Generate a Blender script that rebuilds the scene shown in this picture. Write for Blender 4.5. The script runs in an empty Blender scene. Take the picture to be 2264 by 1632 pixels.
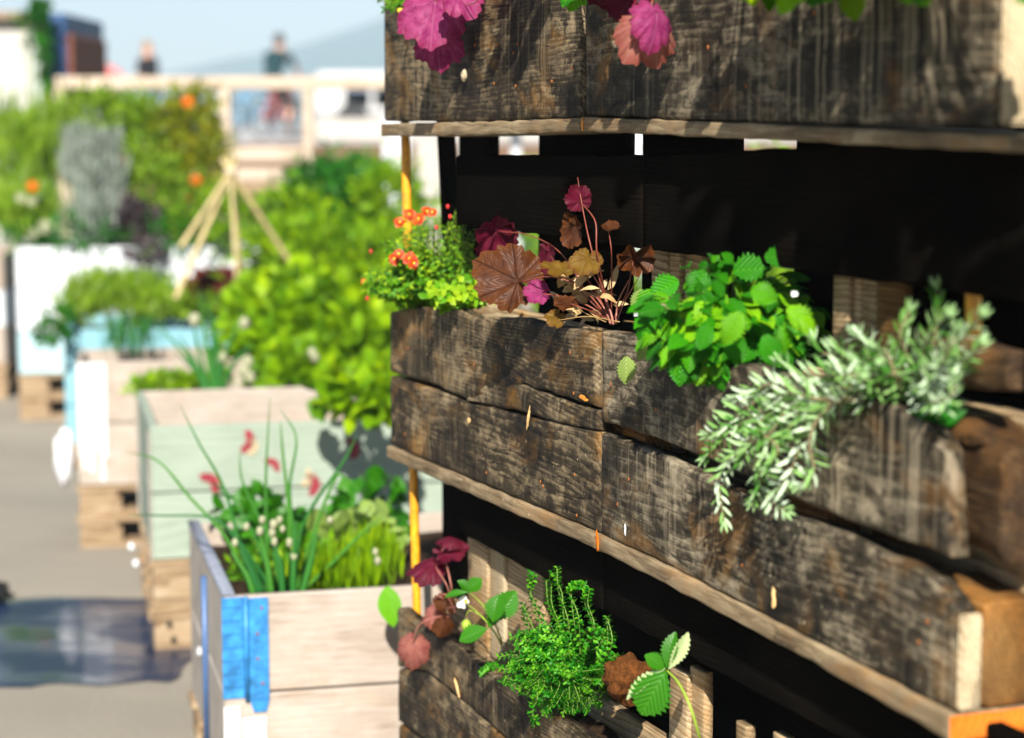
import bpy, math, random
import numpy as np
from mathutils import Vector, Matrix, noise
R = random.Random(7)
sc = bpy.context.scene
COL = sc.collection
rad = math.radians

# ------------------------------------------------------------------ camera model
F = 4500.0; CX, CY = 1132.0, 816.0
TH = math.atan(551 / F)
CAMZ = 1.5
CR = Vector((1, 0, 0)); CF = Vector((0, math.cos(TH), -math.sin(TH))); CU = Vector((0, math.sin(TH), math.cos(TH)))
CAM = Vector((0, 0, CAMZ))
def ray(px, py):
    return CF + CR * ((px - CX) / F) + CU * ((CY - py) / F)
def at(px, py, Y):
    d = ray(px, py); return CAM + d * (Y / d.y)
def atz(px, py, z):
    d = ray(px, py); return CAM + d * ((z - CAMZ) / d.z)

# rack frame: x along the rack towards the camera, y into the rack, z up
AL = math.atan(1792 / F * math.cos(TH))
P0 = at(862, 1000, 3.95)
RF = Matrix.Translation((P0.x, P0.y, 0)) @ Matrix.Rotation(-(math.pi / 2 - AL), 4, 'Z')
RFI = RF.inverted()
def RL(px, py, w=0.0):
    o = RFI @ CAM; d = RFI.to_3x3() @ ray(px, py)
    t = (w - o.y) / d.y
    return o + d * t
WLIM = [None]
def RW(px, py, w=0.0):
    if WLIM[0] and py < WLIM[0]: w = min(w, .018)
    return RF @ RL(px, py, w)
ID = Matrix.Identity(4)

# ------------------------------------------------------------------ mesh builder
class MB:
    def __init__(s): s.v = []; s.f = []; s.uv = []; s.r = []
    def add(s, vs, fs, uvs=None, r=0.0):
        b = len(s.v)
        s.v.extend(tuple(v) for v in vs)
        s.f.extend(tuple(b + i for i in f) for f in fs)
        s.uv.extend(uvs if uvs else [(0.5, 0.5)] * len(vs))
        s.r.extend([r] * len(vs)); return s
    def box(s, x0, x1, y0, y1, z0, z1, bev=0.0, r=0.0):
        if x1 < x0: x0, x1 = x1, x0
        if y1 < y0: y0, y1 = y1, y0
        if z1 < z0: z0, z1 = z1, z0
        b = min(bev, (x1-x0)/3, (y1-y0)/3, (z1-z0)/3)
        if b <= 0:
            vs = [(x, y, z) for z in (z0, z1) for y in (y0, y1) for x in (x0, x1)]
            s.add(vs, [(0,2,3,1),(4,5,7,6),(0,1,5,4),(2,6,7,3),(0,4,6,2),(1,3,7,5)], r=r); return s
        vs = []; idx = {}
        for i, (x, sx) in enumerate(((x0, 1), (x1, -1))):
            for j, (y, sy) in enumerate(((y0, 1), (y1, -1))):
                for k, (z, sz) in enumerate(((z0, 1), (z1, -1))):
                    for a in range(3):
                        p = [x + sx*b, y + sy*b, z + sz*b]
                        p[a] = (x, y, z)[a]
                        idx[(i, j, k, a)] = len(vs); vs.append(p)
        I = lambda i, j, k, a: idx[(i, j, k, a)]
        fs = []
        fs += [(I(0,0,0,0),I(0,0,1,0),I(0,1,1,0),I(0,1,0,0)), (I(1,0,0,0),I(1,1,0,0),I(1,1,1,0),I(1,0,1,0))]
        fs += [(I(0,0,0,1),I(1,0,0,1),I(1,0,1,1),I(0,0,1,1)), (I(0,1,0,1),I(0,1,1,1),I(1,1,1,1),I(1,1,0,1))]
        fs += [(I(0,0,0,2),I(0,1,0,2),I(1,1,0,2),I(1,0,0,2)), (I(0,0,1,2),I(1,0,1,2),I(1,1,1,2),I(0,1,1,2))]
        for j in (0,1):
            for k in (0,1): fs.append((I(0,j,k,1),I(1,j,k,1),I(1,j,k,2),I(0,j,k,2)))
        for i in (0,1):
            for k in (0,1): fs.append((I(i,0,k,0),I(i,1,k,0),I(i,1,k,2),I(i,0,k,2)))
        for i in (0,1):
            for j in (0,1): fs.append((I(i,j,0,0),I(i,j,1,0),I(i,j,1,1),I(i,j,0,1)))
        for i in (0,1):
            for j in (0,1):
                for k in (0,1): fs.append((I(i,j,k,0),I(i,j,k,1),I(i,j,k,2)))
        s.add(vs, fs, r=r); return s
    def obox(s, c, dx, dy, dz, sx, sy, sz, r=0.0):
        # oriented box: centre, unit axes, sizes
        m = Matrix((dx, dy, dz)).transposed()
        vs = [Vector(c) + m @ Vector((x*sx/2, y*sy/2, z*sz/2)) for z in (-1,1) for y in (-1,1) for x in (-1,1)]
        s.add(vs, [(0,2,3,1),(4,5,7,6),(0,1,5,4),(2,6,7,3),(0,4,6,2),(1,3,7,5)], r=r); return s
    def tube(s, pts, rr, n=6, r=0.0, cap=True):
        pts = [Vector(p) for p in pts]; m = len(pts)
        if not isinstance(rr, (list, tuple)): rr = [rr] * m
        vs = []; uvs = []
        ref = Vector((0.3, 0.2, 1)).normalized()
        for i, p in enumerate(pts):
            t = (pts[min(i+1, m-1)] - pts[max(i-1, 0)])
            t = t.normalized() if t.length > 1e-9 else Vector((0,0,1))
            a = t.cross(ref)
            if a.length < 1e-3: a = t.cross(Vector((1,0,0)))
            a.normalize(); b = t.cross(a)
            for k in range(n):
                an = 2*math.pi*k/n
                vs.append(p + (a*math.cos(an) + b*math.sin(an)) * rr[i]); uvs.append((k/n, i/max(1,m-1)))
        fs = [(i*n+k, i*n+(k+1)%n, (i+1)*n+(k+1)%n, (i+1)*n+k) for i in range(m-1) for k in range(n)]
        if cap: fs += [tuple(range(n-1,-1,-1)), tuple((m-1)*n+k for k in range(n))]
        s.add(vs, fs, uvs, r); return s
    def ball(s, c, rx, ry=None, rz=None, nu=10, nv=7, r=0.0, wob=0.0, T=None):
        ry = ry or rx; rz = rz or rx; c = Vector(c); vs = []
        for j in range(nv+1):
            ph = math.pi*j/nv
            for i in range(nu):
                th = 2*math.pi*i/nu
                d = Vector((math.sin(ph)*math.cos(th), math.sin(ph)*math.sin(th), math.cos(ph)))
                k = 1 + (wob*noise.noise(d*2.3 + c*9) if wob else 0)
                p = Vector((d.x*rx*k, d.y*ry*k, d.z*rz*k))
                if T: p = T @ p
                vs.append(c + p)
        fs = [(j*nu+i, (j+1)*nu+i, (j+1)*nu+(i+1)%nu, j*nu+(i+1)%nu) for j in range(nv) for i in range(nu)]
        s.add(vs, fs, r=r); return s
    # a leaf blade: P base, d tip direction, n face normal
    def leaf(s, P, d, n, L, W, fold=0.25, curl=0.3, ns=4, r=0.0, serr=0, na=1, wob=0.0, shape=0.45):
        P = Vector(P); d = Vector(d).normalized(); n = Vector(n)
        n = n - d * n.dot(d)
        if n.length < 1e-4: n = d.orthogonal()
        n.normalize(); b = d.cross(n)
        vs = []; uvs = []; cols = 2*na + 1
        for i in range(ns+1):
            t = i/ns
            w = math.sin(math.pi * (t ** (math.log(0.5)/math.log(shape)))) ** 0.8 if 0 < t < 1 else 0.0
            if serr and 0 < t < 1: w *= 1 + (0.18 if i % 2 else -0.16)
            w = max(w, 0.05 if i == 0 else 0.015)
            cd = d * (L * (t if curl == 0 else math.sin(curl*t*1.2)/(curl*1.2))) - n * (L * curl * 0.6 * t * t)
            for k in range(-na, na+1):
                u = k/na
                h = fold * abs(u) * w * W * 0.5 + (wob * L * math.sin(t*9 + u*4 + r*30) * abs(u) if wob else 0)
                vs.append(P + cd + b*(u*w*W*0.5) + n*h); uvs.append((0.5+0.5*u*w, t))
        fs = [(i*cols+k, i*cols+k+1, (i+1)*cols+k+1, (i+1)*cols+k) for i in range(ns) for k in range(cols-1)]
        s.add(vs, fs, uvs, r); return s
    # round lobed leaf (coral bells / geranium like)
    def lobed(s, C, tip, n, Rm, cup=0.2, r=0.0, lobes=7, wave=0.10, na=84, nr=8, droop=0.25):
        C = Vector(C); tip = Vector(tip).normalized(); n = Vector(n); n = (n - tip*n.dot(tip)).normalized(); b = n.cross(tip)
        vs = [C - n*0.0]; uvs = [(0.5, 0.0)]
        for j in range(1, nr+1):
            q = j/nr
            for i in range(na):
                th = -math.pi + 2*math.pi*(i+0.5)/na
                ph = th*lobes/ (2*math.pi)
                lob = abs(math.cos(math.pi*(ph + (0.5 if lobes % 2 == 0 else 0))))
                rr = 0.84 + (0.16 + .05*math.sin(round(ph)*2.4+r*17))*lob**0.6 + .05*math.sin(th*2+r*11)
                rr += 0.035*math.sin(th*lobes*3+0.7)*1.0 + 0.02*math.sin(th*31+r*9)
                rr *= 1 - 0.78*math.exp(-((math.pi-abs(th))/0.20)**2)   # notch at the stalk
                rr *= 0.92 + 0.30*math.cos(th)
                ell = Rm*rr*q
                z = cup*Rm*q*q - wave*Rm*q*(0.6+0.4*q)*math.cos(2*math.pi*ph) - droop*Rm*q*q*(0.5+0.5*math.cos(th)) \
                    + 0.07*Rm*q*math.sin(th*3+r*20+q*3) + 0.045*Rm*q**3*math.sin(th*14+r*31) + 0.05*Rm*noise.noise(Vector((q*3*math.cos(th), q*3*math.sin(th), r*9)))
                vs.append(C + tip*(ell*math.cos(th)) + b*(ell*math.sin(th)) + n*z)
                uvs.append((ph*0.1+0.5, q))
        fs = [(0, 1+i, 1+(i+1) % na) for i in range(na)]
        for j in range(nr-1):
            for i in range(na):
                a = 1+j*na; c = 1+(j+1)*na; i2 = (i+1) % na
                fs.append((a+i, c+i, c+i2, a+i2))
        s.add(vs, fs, uvs, r); return s
    def board(s, top, bot, y0, th, nx=40, nz=8, er=0.004, amp=0.0015, seed=0.0, bow=0.0):
        def samp(pl, t):
            a = pl[0][0]; b = pl[-1][0]; x = a + (b-a)*t
            for i in range(len(pl)-1):
                if x <= pl[i+1][0] + 1e-9 or i == len(pl)-2:
                    q = (x-pl[i][0])/max(1e-9, pl[i+1][0]-pl[i][0]); return (x, pl[i][1] + (pl[i+1][1]-pl[i][1])*q)
        ts = [0, 0.004] + [i/nx for i in range(1, nx)] + [0.996, 1]
        H = max(0.01, abs(samp(top, .5)[1]-samp(bot, .5)[1]))
        vv = [0, er*0.5/H, er*1.2/H] + [er*1.2/H + (1-2.4*er/H)*i/nz for i in range(1, nz)] + [1-er*1.2/H, 1-er*0.5/H, 1]
        NX = len(ts); NZ = len(vv); vs = []
        for a, t in enumerate(ts):
            T = samp(top, t); B = samp(bot, t)
            jt = 0.0025*noise.noise(Vector((T[0]*22+seed, seed, 1))); jb = 0.0025*noise.noise(Vector((T[0]*22, seed+5, 3)))
            for c, v in enumerate(vv):
                x = B[0]+(T[0]-B[0])*v; z = B[1]+jb+(T[1]+jt-B[1]-jb)*v
                ex = 0.0
                if c in (0, NZ-1): ex = er
                elif c in (1, NZ-2): ex = er*0.35
                if a in (0, NX-1): ex = max(ex, er)
                y = y0 + ex + amp*noise.noise(Vector((x*9+seed, z*40, seed))) + amp*1.6*noise.noise(Vector((x*2.3, z*7, seed+3)))
                y += bow*math.sin(math.pi*t)
                vs.append((x, y, z))
        n0 = len(vs)
        for a in range(NX):
            for c in range(NZ):
                p = vs[a*NZ+c]; vs.append((p[0], y0+th, p[2]))
        fs = []
        for a in range(NX-1):
            for c in range(NZ-1):
                i = a*NZ+c
                fs.append((i, i+NZ, i+NZ+1, i+1)); fs.append((n0+i, n0+i+1, n0+i+NZ+1, n0+i+NZ))
        for a in range(NX-1):
            i = a*NZ; fs.append((i, n0+i, n0+i+NZ, i+NZ)); i = a*NZ+NZ-1; fs.append((i, i+NZ, n0+i+NZ, n0+i))
        for c in range(NZ-1):
            i = c; fs.append((i, i+1, n0+i+1, n0+i)); i = (NX-1)*NZ+c; fs.append((i, n0+i, n0+i+1, i+1))
        s.add(vs, fs, r=seed % 1); return s

def emit(name, mb, mat, parent=None, space=ID, label=None, smooth=True, kind=None):
    me = bpy.data.meshes.new(name)
    V = np.array(mb.v, dtype=float)
    if parent is not None:
        root = parent
        while root.parent: root = root.parent
        M = MW[root.name].inverted() @ space
    else: M = space
    M = np.array(M)
    V = V @ M[:3, :3].T + M[:3, 3]
    me.from_pydata(V.tolist(), [], mb.f)
    uvl = me.uv_layers.new(name='uv')
    li = np.empty(len(me.loops), dtype=np.int32); me.loops.foreach_get('vertex_index', li)
    uvl.data.foreach_set('uv', np.array(mb.uv, dtype=np.float32)[li].ravel())
    at_ = me.attributes.new('rnd', 'FLOAT', 'POINT'); at_.data.foreach_set('value', np.array(mb.r, dtype=np.float32))
    if smooth: me.polygons.foreach_set('use_smooth', [True]*len(me.polygons))
    me.materials.append(mat)
    o = bpy.data.objects.new(name, me); COL.objects.link(o)
    if parent is not None: o.parent = parent
    if label: o['label'] = label
    if kind: o['kind'] = kind
    me.update(); 
    return o
MW = {}
def thing(name, label, cat, loc=(0, 0, 0), mat=None, group=None):
    o = bpy.data.objects.new(name, None); COL.objects.link(o)
    o.empty_display_size = 0.1
    m = mat if mat is not None else Matrix.Translation(loc)
    o.matrix_world = m; MW[o.name] = m.copy()
    o['label'] = label; o['category'] = cat
    if group: o['group'] = group
    return o
def single(name, label, cat, mb, mat, space=ID, group=None, smooth=True):
    o = emit(name, mb, mat, None, space, smooth=smooth)
    o['label'] = label; o['category'] = cat
    if group: o['group'] = group
    return o
def structure(name, mb, mat, smooth=False):
    o = emit(name, mb, mat, None, ID, smooth=smooth); o['kind'] = 'structure'; return o

# ------------------------------------------------------------------ materials
class NT:
    def __init__(s, name):
        s.m = bpy.data.materials.new(name); s.m.use_nodes = True; s.t = s.m.node_tree
        s.b = s.t.nodes['Principled BSDF']; s.out = s.t.nodes['Material Output']
    def n(s, ty, **k):
        nd = s.t.nodes.new(ty)
        for a, v in k.items(): setattr(nd, a, v)
        return nd
    def l(s, a, b): s.t.links.new(a, b)
    def val(s, sock, v): 
        if hasattr(v, 'links') or hasattr(v, 'is_linked'): s.l(v, sock)
        else: sock.default_value = v
    def math(s, op, a, b=None, c=None, clamp=False):
        nd = s.n('ShaderNodeMath', operation=op); nd.use_clamp = clamp
        s.val(nd.inputs[0], a)
        if b is not None: s.val(nd.inputs[1], b)
        if c is not None: s.val(nd.inputs[2], c)
        return nd.outputs[0]
    def mix(s, f, a, b):
        nd = s.n('ShaderNodeMix', data_type='RGBA'); s.val(nd.inputs['Factor'], f)
        for sk, v in ((nd.inputs[6], a), (nd.inputs[7], b)):
            if isinstance(v, tuple): sk.default_value = (*v[:3], 1)
            else: s.l(v, sk)
        return nd.outputs[2]
    def map(s, vec, scale=(1,1,1), loc=None):
        nd = s.n('ShaderNodeMapping'); s.l(vec, nd.inputs['Vector']); nd.inputs['Scale'].default_value = scale
        if loc is not None: s.val(nd.inputs['Location'], loc)
        return nd.outputs[0]
    def noise(s, vec, sc_, det=4, rough=0.55, dist=0.0):
        nd = s.n('ShaderNodeTexNoise'); s.l(vec, nd.inputs['Vector']); nd.inputs['Scale'].default_value = sc_
        nd.inputs['Detail'].default_value = det; nd.inputs['Roughness'].default_value = rough; nd.inputs['Distortion'].default_value = dist
        return nd.outputs['Fac']
    def ramp(s, f, stops):
        nd = s.n('ShaderNodeValToRGB'); s.l(f, nd.inputs[0]); e = nd.color_ramp.elements
        while len(e) > 1: e.remove(e[-1])
        for i, (p, c) in enumerate(stops):
            el = e[0] if i == 0 else e.new(p)
            el.position = p; el.color = (*c, 1) if isinstance(c, tuple) else (c, c, c, 1)
        return nd.outputs[0]
    def rng(s, f, a, b, c=0.0, d=1.0):
        nd = s.n('ShaderNodeMapRange'); s.l(f, nd.inputs[0])
        for i, v in zip((1, 2, 3, 4), (a, b, c, d)): nd.inputs[i].default_value = v
        return nd.outputs[0]
    def bump(s, h, st=0.5, dist=0.002):
        nd = s.n('ShaderNodeBump'); s.l(h, nd.inputs['Height']); nd.inputs['Strength'].default_value = st; nd.inputs['Distance'].default_value = dist
        s.l(nd.outputs[0], s.b.inputs['Normal']); return nd.outputs[0]

def wood(name, c_dark, c_mid, c_light, c_stain=None, stain=0.4, period=0.006, bump=0.6, dirt=0.5, rough=0.75, streak=0.0, speck=True, wavew=0.36, gw=.55, crack=0.0, stops=(.36,.54,.74)):
    k = NT(name)
    tc = k.n('ShaderNodeTexCoord').outputs['Object']
    oi = k.n('ShaderNodeObjectInfo').outputs['Random']
    at_ = k.n('ShaderNodeAttribute', attribute_name='rnd').outputs['Fac']
    off = k.n('ShaderNodeCombineXYZ')
    k.l(k.math('MULTIPLY', oi, 7.3), off.inputs[0]); k.l(k.math('MULTIPLY_ADD', oi, 0.31, k.math('MULTIPLY', at_, .21)), off.inputs[1]); k.l(k.math('MULTIPLY_ADD', oi, -0.23, k.math('MULTIPLY', at_, .37)), off.inputs[2])
    v = k.n('ShaderNodeVectorMath', operation='ADD'); k.l(tc, v.inputs[0]); k.l(off.outputs[0], v.inputs[1]); vec = v.outputs[0]
    warp = k.n('ShaderNodeTexNoise'); k.l(k.map(vec, (2.4, 7, 9)), warp.inputs['Vector']); warp.inputs['Scale'].default_value = 1.0; warp.inputs['Detail'].default_value = 1.5
    sub = k.n('ShaderNodeVectorMath', operation='MULTIPLY_ADD'); k.l(warp.outputs['Color'], sub.inputs[0]); sub.inputs[1].default_value = (0.0, 0.04, 0.055); k.l(vec, sub.inputs[2])
    wv = k.n('ShaderNodeTexWave', wave_type='RINGS', rings_direction='X', wave_profile='SAW')
    k.l(k.map(sub.outputs[0], (1, 1, 1), (0, 0.13, 0.0)), wv.inputs['Vector']); wv.inputs['Scale'].default_value = 0.314/period
    wv.inputs['Distortion'].default_value = 1.2; wv.inputs['Detail'].default_value = 2; wv.inputs['Detail Scale'].default_value = 0.6
    grain = wv.outputs['Fac']
    fib = k.noise(k.map(vec, (14, 260, 260)), 1.0, 3, 0.6)
    blot = k.noise(k.map(vec, (5, 9, 9)), 1.0, 4, 0.62, 0.4)
    g = k.math('ADD', k.math('MULTIPLY', grain, wavew), k.math('MULTIPLY', fib, 1-wavew))
    fine = k.noise(k.map(vec, (30, 60, 45)), 1.0, 5, 0.7, 0.5)
    g2 = k.math('ADD', k.math('MULTIPLY', g, gw), k.math('ADD', k.math('MULTIPLY', blot, 0.53*(1.05-gw)/.5), k.math('MULTIPLY', fine, 0.47*(1.05-gw)/.5)) if gw < .5 else k.math('MULTIPLY', blot, .5))
    if gw < .5: g2 = k.math('SUBTRACT', g2, (gw*.5 + (1.05-gw)) - 0.53)
    c = k.ramp(g2, [(stops[0], c_dark), (stops[1], c_mid), (stops[2], c_light)])
    if c_stain:
        st = k.rng(k.noise(k.map(vec, (4.5, 6, 6)), 1.3, 5, 0.65, 0.6), 0.52, 0.70)
        c = k.mix(k.math('MULTIPLY', st, stain, clamp=True), c, c_stain)
    if dirt:
        dn = k.rng(k.noise(k.map(vec, (7, 12, 5)), 1.0, 6, 0.7), 0.42, 0.66)
        c = k.mix(k.math('MULTIPLY', dn, dirt), c, c_dark)
    if streak:
        sn = k.rng(k.noise(k.map(vec, (95, 30, 1.6)), 1.0, 3, 0.6), 0.50, 0.68)
        gate = k.rng(k.noise(k.map(vec, (2.3, 2, 4)), 1.0, 2), 0.46, 0.6)
        c = k.mix(k.math('MULTIPLY', k.math('MULTIPLY', sn, gate), streak), c, tuple(min(1, x*1.5) for x in c_light))
    if speck:
        sp = k.rng(k.noise(k.map(vec, (150, 150, 90)), 1.0, 2, 0.5), 0.735, 0.78)
        c = k.mix(k.math('MULTIPLY', sp, 0.7), c, tuple(min(1, x*1.7) for x in c_light))
    hh = k.math('ADD', g, k.math('MULTIPLY', blot, 0.4))
    if crack:
        cn = k.noise(k.map(sub.outputs[0], (1.6, 26, 26)), 1.0, 3, 0.55, 0.3)
        cm = k.rng(k.math('ABSOLUTE', k.math('SUBTRACT', cn, 0.5)), 0.0, 0.010, 1.0, 0.0)
        cg = k.rng(k.noise(k.map(vec, (6, 9, 9)), 1.0, 2), 0.50, 0.58)
        cm = k.math('MULTIPLY', cm, cg)
        c = k.mix(k.math('MULTIPLY', cm, crack), c, tuple(x*.3 for x in c_dark)); hh = k.math('SUBTRACT', hh, k.math('MULTIPLY', cm, 1.5))
        pt = k.rng(k.noise(k.map(vec, (38, 38, 50)), 1.0, 2, 0.5), 0.66, 0.72)
        c = k.mix(k.math('MULTIPLY', pt, .75), c, tuple(x*.4 for x in c_dark))
    k.l(c, k.b.inputs['Base Color']); k.b.inputs['Roughness'].default_value = rough
    k.b.inputs['Specular IOR Level'].default_value = 0.2
    k.bump(hh, bump, 0.0022)
    return k.m

def leafmat(name, c1, c2, c3=None, trans=0.35, rough=0.45, vein=0.0, veinc=None, bumpv=0.0, spec=0.4, nv=8, blotch=0.0, blotchc=None):
    k = NT(name)
    a = k.n('ShaderNodeAttribute', attribute_name='rnd').outputs['Fac']
    uv = k.n('ShaderNodeUVMap').outputs[0]
    sep = k.n('ShaderNodeSeparateXYZ'); k.l(uv, sep.inputs[0])
    tc = k.n('ShaderNodeTexCoord').outputs['Object']
    stops = [(0.0, c1), (0.6, c2)] + ([(1.0, c3)] if c3 else [])
    c = k.ramp(a, stops)
    nn = k.noise(tc, 90, 3)
    c = k.mix(k.math('MULTIPLY', nn, 0.35), c, tuple(x*0.55 for x in c1))
    au = k.math('ABSOLUTE', k.math('SUBTRACT', sep.outputs[0], 0.5))
    if blotch:
        bl = k.rng(k.noise(tc, 55, 4, .6), 0.46, 0.6)
        c = k.mix(k.math('MULTIPLY', bl, blotch), c, blotchc)
    if vein:
        # side veins rise towards the tip from the midrib
        ph = k.math('MULTIPLY', k.math('SUBTRACT', sep.outputs[1], k.math('MULTIPLY', au, 0.9)), nv*1.0)
        sv = k.math('ABSOLUTE', k.math('SUBTRACT', k.math('FRACT', ph), 0.5))
        svm = k.rng(sv, 0.0, 0.14, 1.0, 0.0)
        mid = k.rng(au, 0.0, 0.035, 1.0, 0.0)
        vm = k.math('MAXIMUM', svm, mid)
        c = k.mix(k.math('MULTIPLY', vm, vein), c, veinc or tuple(min(1, x*1.8) for x in c2))
        if bumpv:
            h = k.math('SUBTRACT', k.rng(sv, 0.0, 0.5), k.math('MULTIPLY', mid, 0.7))
            k.bump(k.math('ADD', h, k.math('MULTIPLY', nn, .5)), bumpv, 0.0012)
    k.l(c, k.b.inputs['Base Color']); k.b.inputs['Roughness'].default_value = rough
    k.b.inputs['Specular IOR Level'].default_value = spec
    if trans:
        tr = k.n('ShaderNodeBsdfTranslucent'); k.l(k.mix(0.0, c, c), tr.inputs['Color'])
        mx = k.n('ShaderNodeMixShader'); mx.inputs[0].default_value = trans
        k.l(k.b.outputs[0], mx.inputs[1]); k.l(tr.outputs[0], mx.inputs[2]); k.l(mx.outputs[0], k.out.inputs['Surface'])
    return k.m

def lobemat(name, base, edge, vein, light, rough=0.5, trans=0.25):
    # round leaf: uv.x runs with the lobes, uv.y with the radius
    k = NT(name)
    uv = k.n('ShaderNodeUVMap').outputs[0]; sep = k.n('ShaderNodeSeparateXYZ'); k.l(uv, sep.inputs[0])
    tc = k.n('ShaderNodeTexCoord').outputs['Object']
    ph = k.math('MULTIPLY', k.math('SUBTRACT', sep.outputs[0], 0.5), 10.0)
    fr = k.math('ABSOLUTE', k.math('SUBTRACT', k.math('FRACT', k.math('ADD', ph, 0.5)), 0.5))   # 0 on the vein
    wd = k.math('MULTIPLY', fr, sep.outputs[1])
    vm = k.rng(wd, 0.0, 0.035, 1.0, 0.0)
    # side veinlets
    sd = k.math('FRACT', k.math('ADD', k.math('MULTIPLY', sep.outputs[1], 6.0), k.math('MULTIPLY', fr, -7.0)))
    sv = k.rng(k.math('ABSOLUTE', k.math('SUBTRACT', sd, 0.5)), 0.0, 0.13, 1.0, 0.0)
    nn = k.noise(tc, 70, 4, 0.6)
    c = k.mix(k.rng(nn, 0.35, 0.65), base, light)
    c = k.mix(k.math('MULTIPLY', k.rng(sep.outputs[1], 0.75, 1.0), 0.7), c, edge)
    c = k.mix(k.math('MULTIPLY', sv, 0.35), c, vein)
    c = k.mix(k.math('MULTIPLY', vm, 0.65), c, vein)
    k.l(c, k.b.inputs['Base Color']); k.b.inputs['Roughness'].default_value = rough; k.b.inputs['Specular IOR Level'].default_value = 0.2
    h = k.math('ADD', k.math('MULTIPLY', k.math('MAXIMUM', vm, k.math('MULTIPLY', sv, .5)), -1.0), k.math('MULTIPLY', nn, 0.8))
    k.bump(h, 0.7, 0.0015)
    tr = k.n('ShaderNodeBsdfTranslucent'); k.l(c, tr.inputs['Color'])
    mx = k.n('ShaderNodeMixShader'); mx.inputs[0].default_value = trans
    k.l(k.b.outputs[0], mx.inputs[1]); k.l(tr.outputs[0], mx.inputs[2]); k.l(mx.outputs[0], k.out.inputs['Surface'])
    return k.m

def plain(name, c, rough=0.6, metal=0.0, var=0.15, sc_=30, spec=0.4, bump=0.0, trans=0.0):
    k = NT(name); tc = k.n('ShaderNodeTexCoord').outputs['Object']
    nn = k.noise(tc, sc_, 5, 0.6)
    col = k.mix(k.rng(nn, 0.35, 0.7), tuple(x*(1-var) for x in c), tuple(min(1, x*(1+var*.6)) for x in c))
    k.l(col, k.b.inputs['Base Color']); k.b.inputs['Roughness'].default_value = rough; k.b.inputs['Metallic'].default_value = metal
    k.b.inputs['Specular IOR Level'].default_value = spec
    if bump: k.bump(nn, bump, 0.003)
    if trans:
        tr = k.n('ShaderNodeBsdfTranslucent'); k.l(col, tr.inputs['Color'])
        mx = k.n('ShaderNodeMixShader'); mx.inputs[0].default_value = trans
        k.l(k.b.outputs[0], mx.inputs[1]); k.l(tr.outputs[0], mx.inputs[2]); k.l(mx.outputs[0], k.out.inputs['Surface'])
    return k.m

M = {}
M['charwood'] = wood('dark_weathered_wood', (0.003, 0.002, 0.0015), (0.042, 0.030, 0.016), (0.33, 0.25, 0.145), (0.36, 0.17, 0.025), 0.55, 0.0058, 0.5, 0.8, streak=0.25, crack=.95, wavew=.30, gw=.34, stops=(.36,.53,.74))
M['streakwood'] = wood('grey_streaked_wood', (0.004, 0.003, 0.002), (0.045, 0.035, 0.021), (0.35, 0.29, 0.195), (0.34, 0.16, 0.03), 0.5, 0.0058, 0.45, 0.75, streak=0.35, crack=.85, wavew=.26, gw=.34, stops=(.36,.53,.74))
M['ledgewood'] = wood('ledge_wood', (0.05, 0.032, 0.016), (0.22, 0.16, 0.09), (0.42, 0.34, 0.21), (0.35, 0.15, 0.03), 0.5, 0.007, 0.35, 0.4, wavew=.2)
M['endwood'] = wood('sawn_end_wood', (0.20, 0.14, 0.07), (0.36, 0.29, 0.18), (0.50, 0.43, 0.31), (0.34, 0.19, 0.06), 0.35, 0.006, 0.5, 0.2)
M['blockwood'] = wood('rusty_block_wood', (0.02, 0.009, 0.003), (0.11, 0.050, 0.012), (0.30, 0.17, 0.055), (0.42, 0.16, 0.02), 0.5, 0.006, 0.8, 0.3)
M['darkblock'] = wood('dark_block_wood', (0.012, 0.006, 0.003), (0.06, 0.033, 0.014), (0.20, 0.125, 0.06), (0.28, 0.12, 0.02), 0.5, 0.006, 0.9, 0.7, crack=.9, wavew=.2, stops=(.40,.53,.68))
M['slatwood'] = wood('slat_wood', (0.07, 0.045, 0.02), (0.34, 0.24, 0.13), (0.60, 0.48, 0.31), (0.40, 0.2, 0.05), 0.5, 0.008, 0.8, 0.35)
M['backwood'] = wood('shade_dark_back_wood', (0.002, 0.0015, 0.001), (0.005, 0.004, 0.003), (0.012, 0.009, 0.006), None, 0, 0.008, 0.5, 0.3, speck=False)  # near-black colour carries the shade of the rack's recesses
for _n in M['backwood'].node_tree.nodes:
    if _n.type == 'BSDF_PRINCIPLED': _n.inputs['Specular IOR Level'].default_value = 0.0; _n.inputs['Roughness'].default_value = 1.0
M['orangepaint'] = wood('orange_paint', (0.35, 0.07, 0.003), (0.50, 0.12, 0.004), (0.6, 0.17, 0.008), None, 0, 0.01, 0.3, 0.1, speck=False)
M['palewood'] = wood('pale_pine', (0.19, 0.14, 0.10), (0.335, 0.285, 0.24), (0.41, 0.365, 0.32), (0.34, 0.245, 0.165), 0.5, 0.012, 0.15, 0.22, speck=False, wavew=.14, stops=(.3,.5,.7))
M['palletwood'] = wood('pallet_pine', (0.13, 0.08, 0.04), (0.28, 0.20, 0.12), (0.38, 0.30, 0.20), (0.25, 0.14, 0.06), 0.3, 0.012, 0.3, 0.25, speck=False)
M['framewood'] = wood('frame_pine', (0.32, 0.24, 0.17), (0.44, 0.36, 0.28), (0.50, 0.43, 0.35), None, 0, 0.012, 0.3, 0.1, speck=False)
M['greenpaint'] = wood('pale_green_paint', (0.19, 0.235, 0.18), (0.25, 0.30, 0.24), (0.29, 0.34, 0.275), None, 0, 0.012, 0.2, 0.1, speck=False)
M['whitepaint'] = wood('white_paint', (0.46, 0.48, 0.50), (0.58, 0.61, 0.64), (0.64, 0.67, 0.70), None, 0, 0.012, 0.2, 0.1, speck=False)
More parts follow.
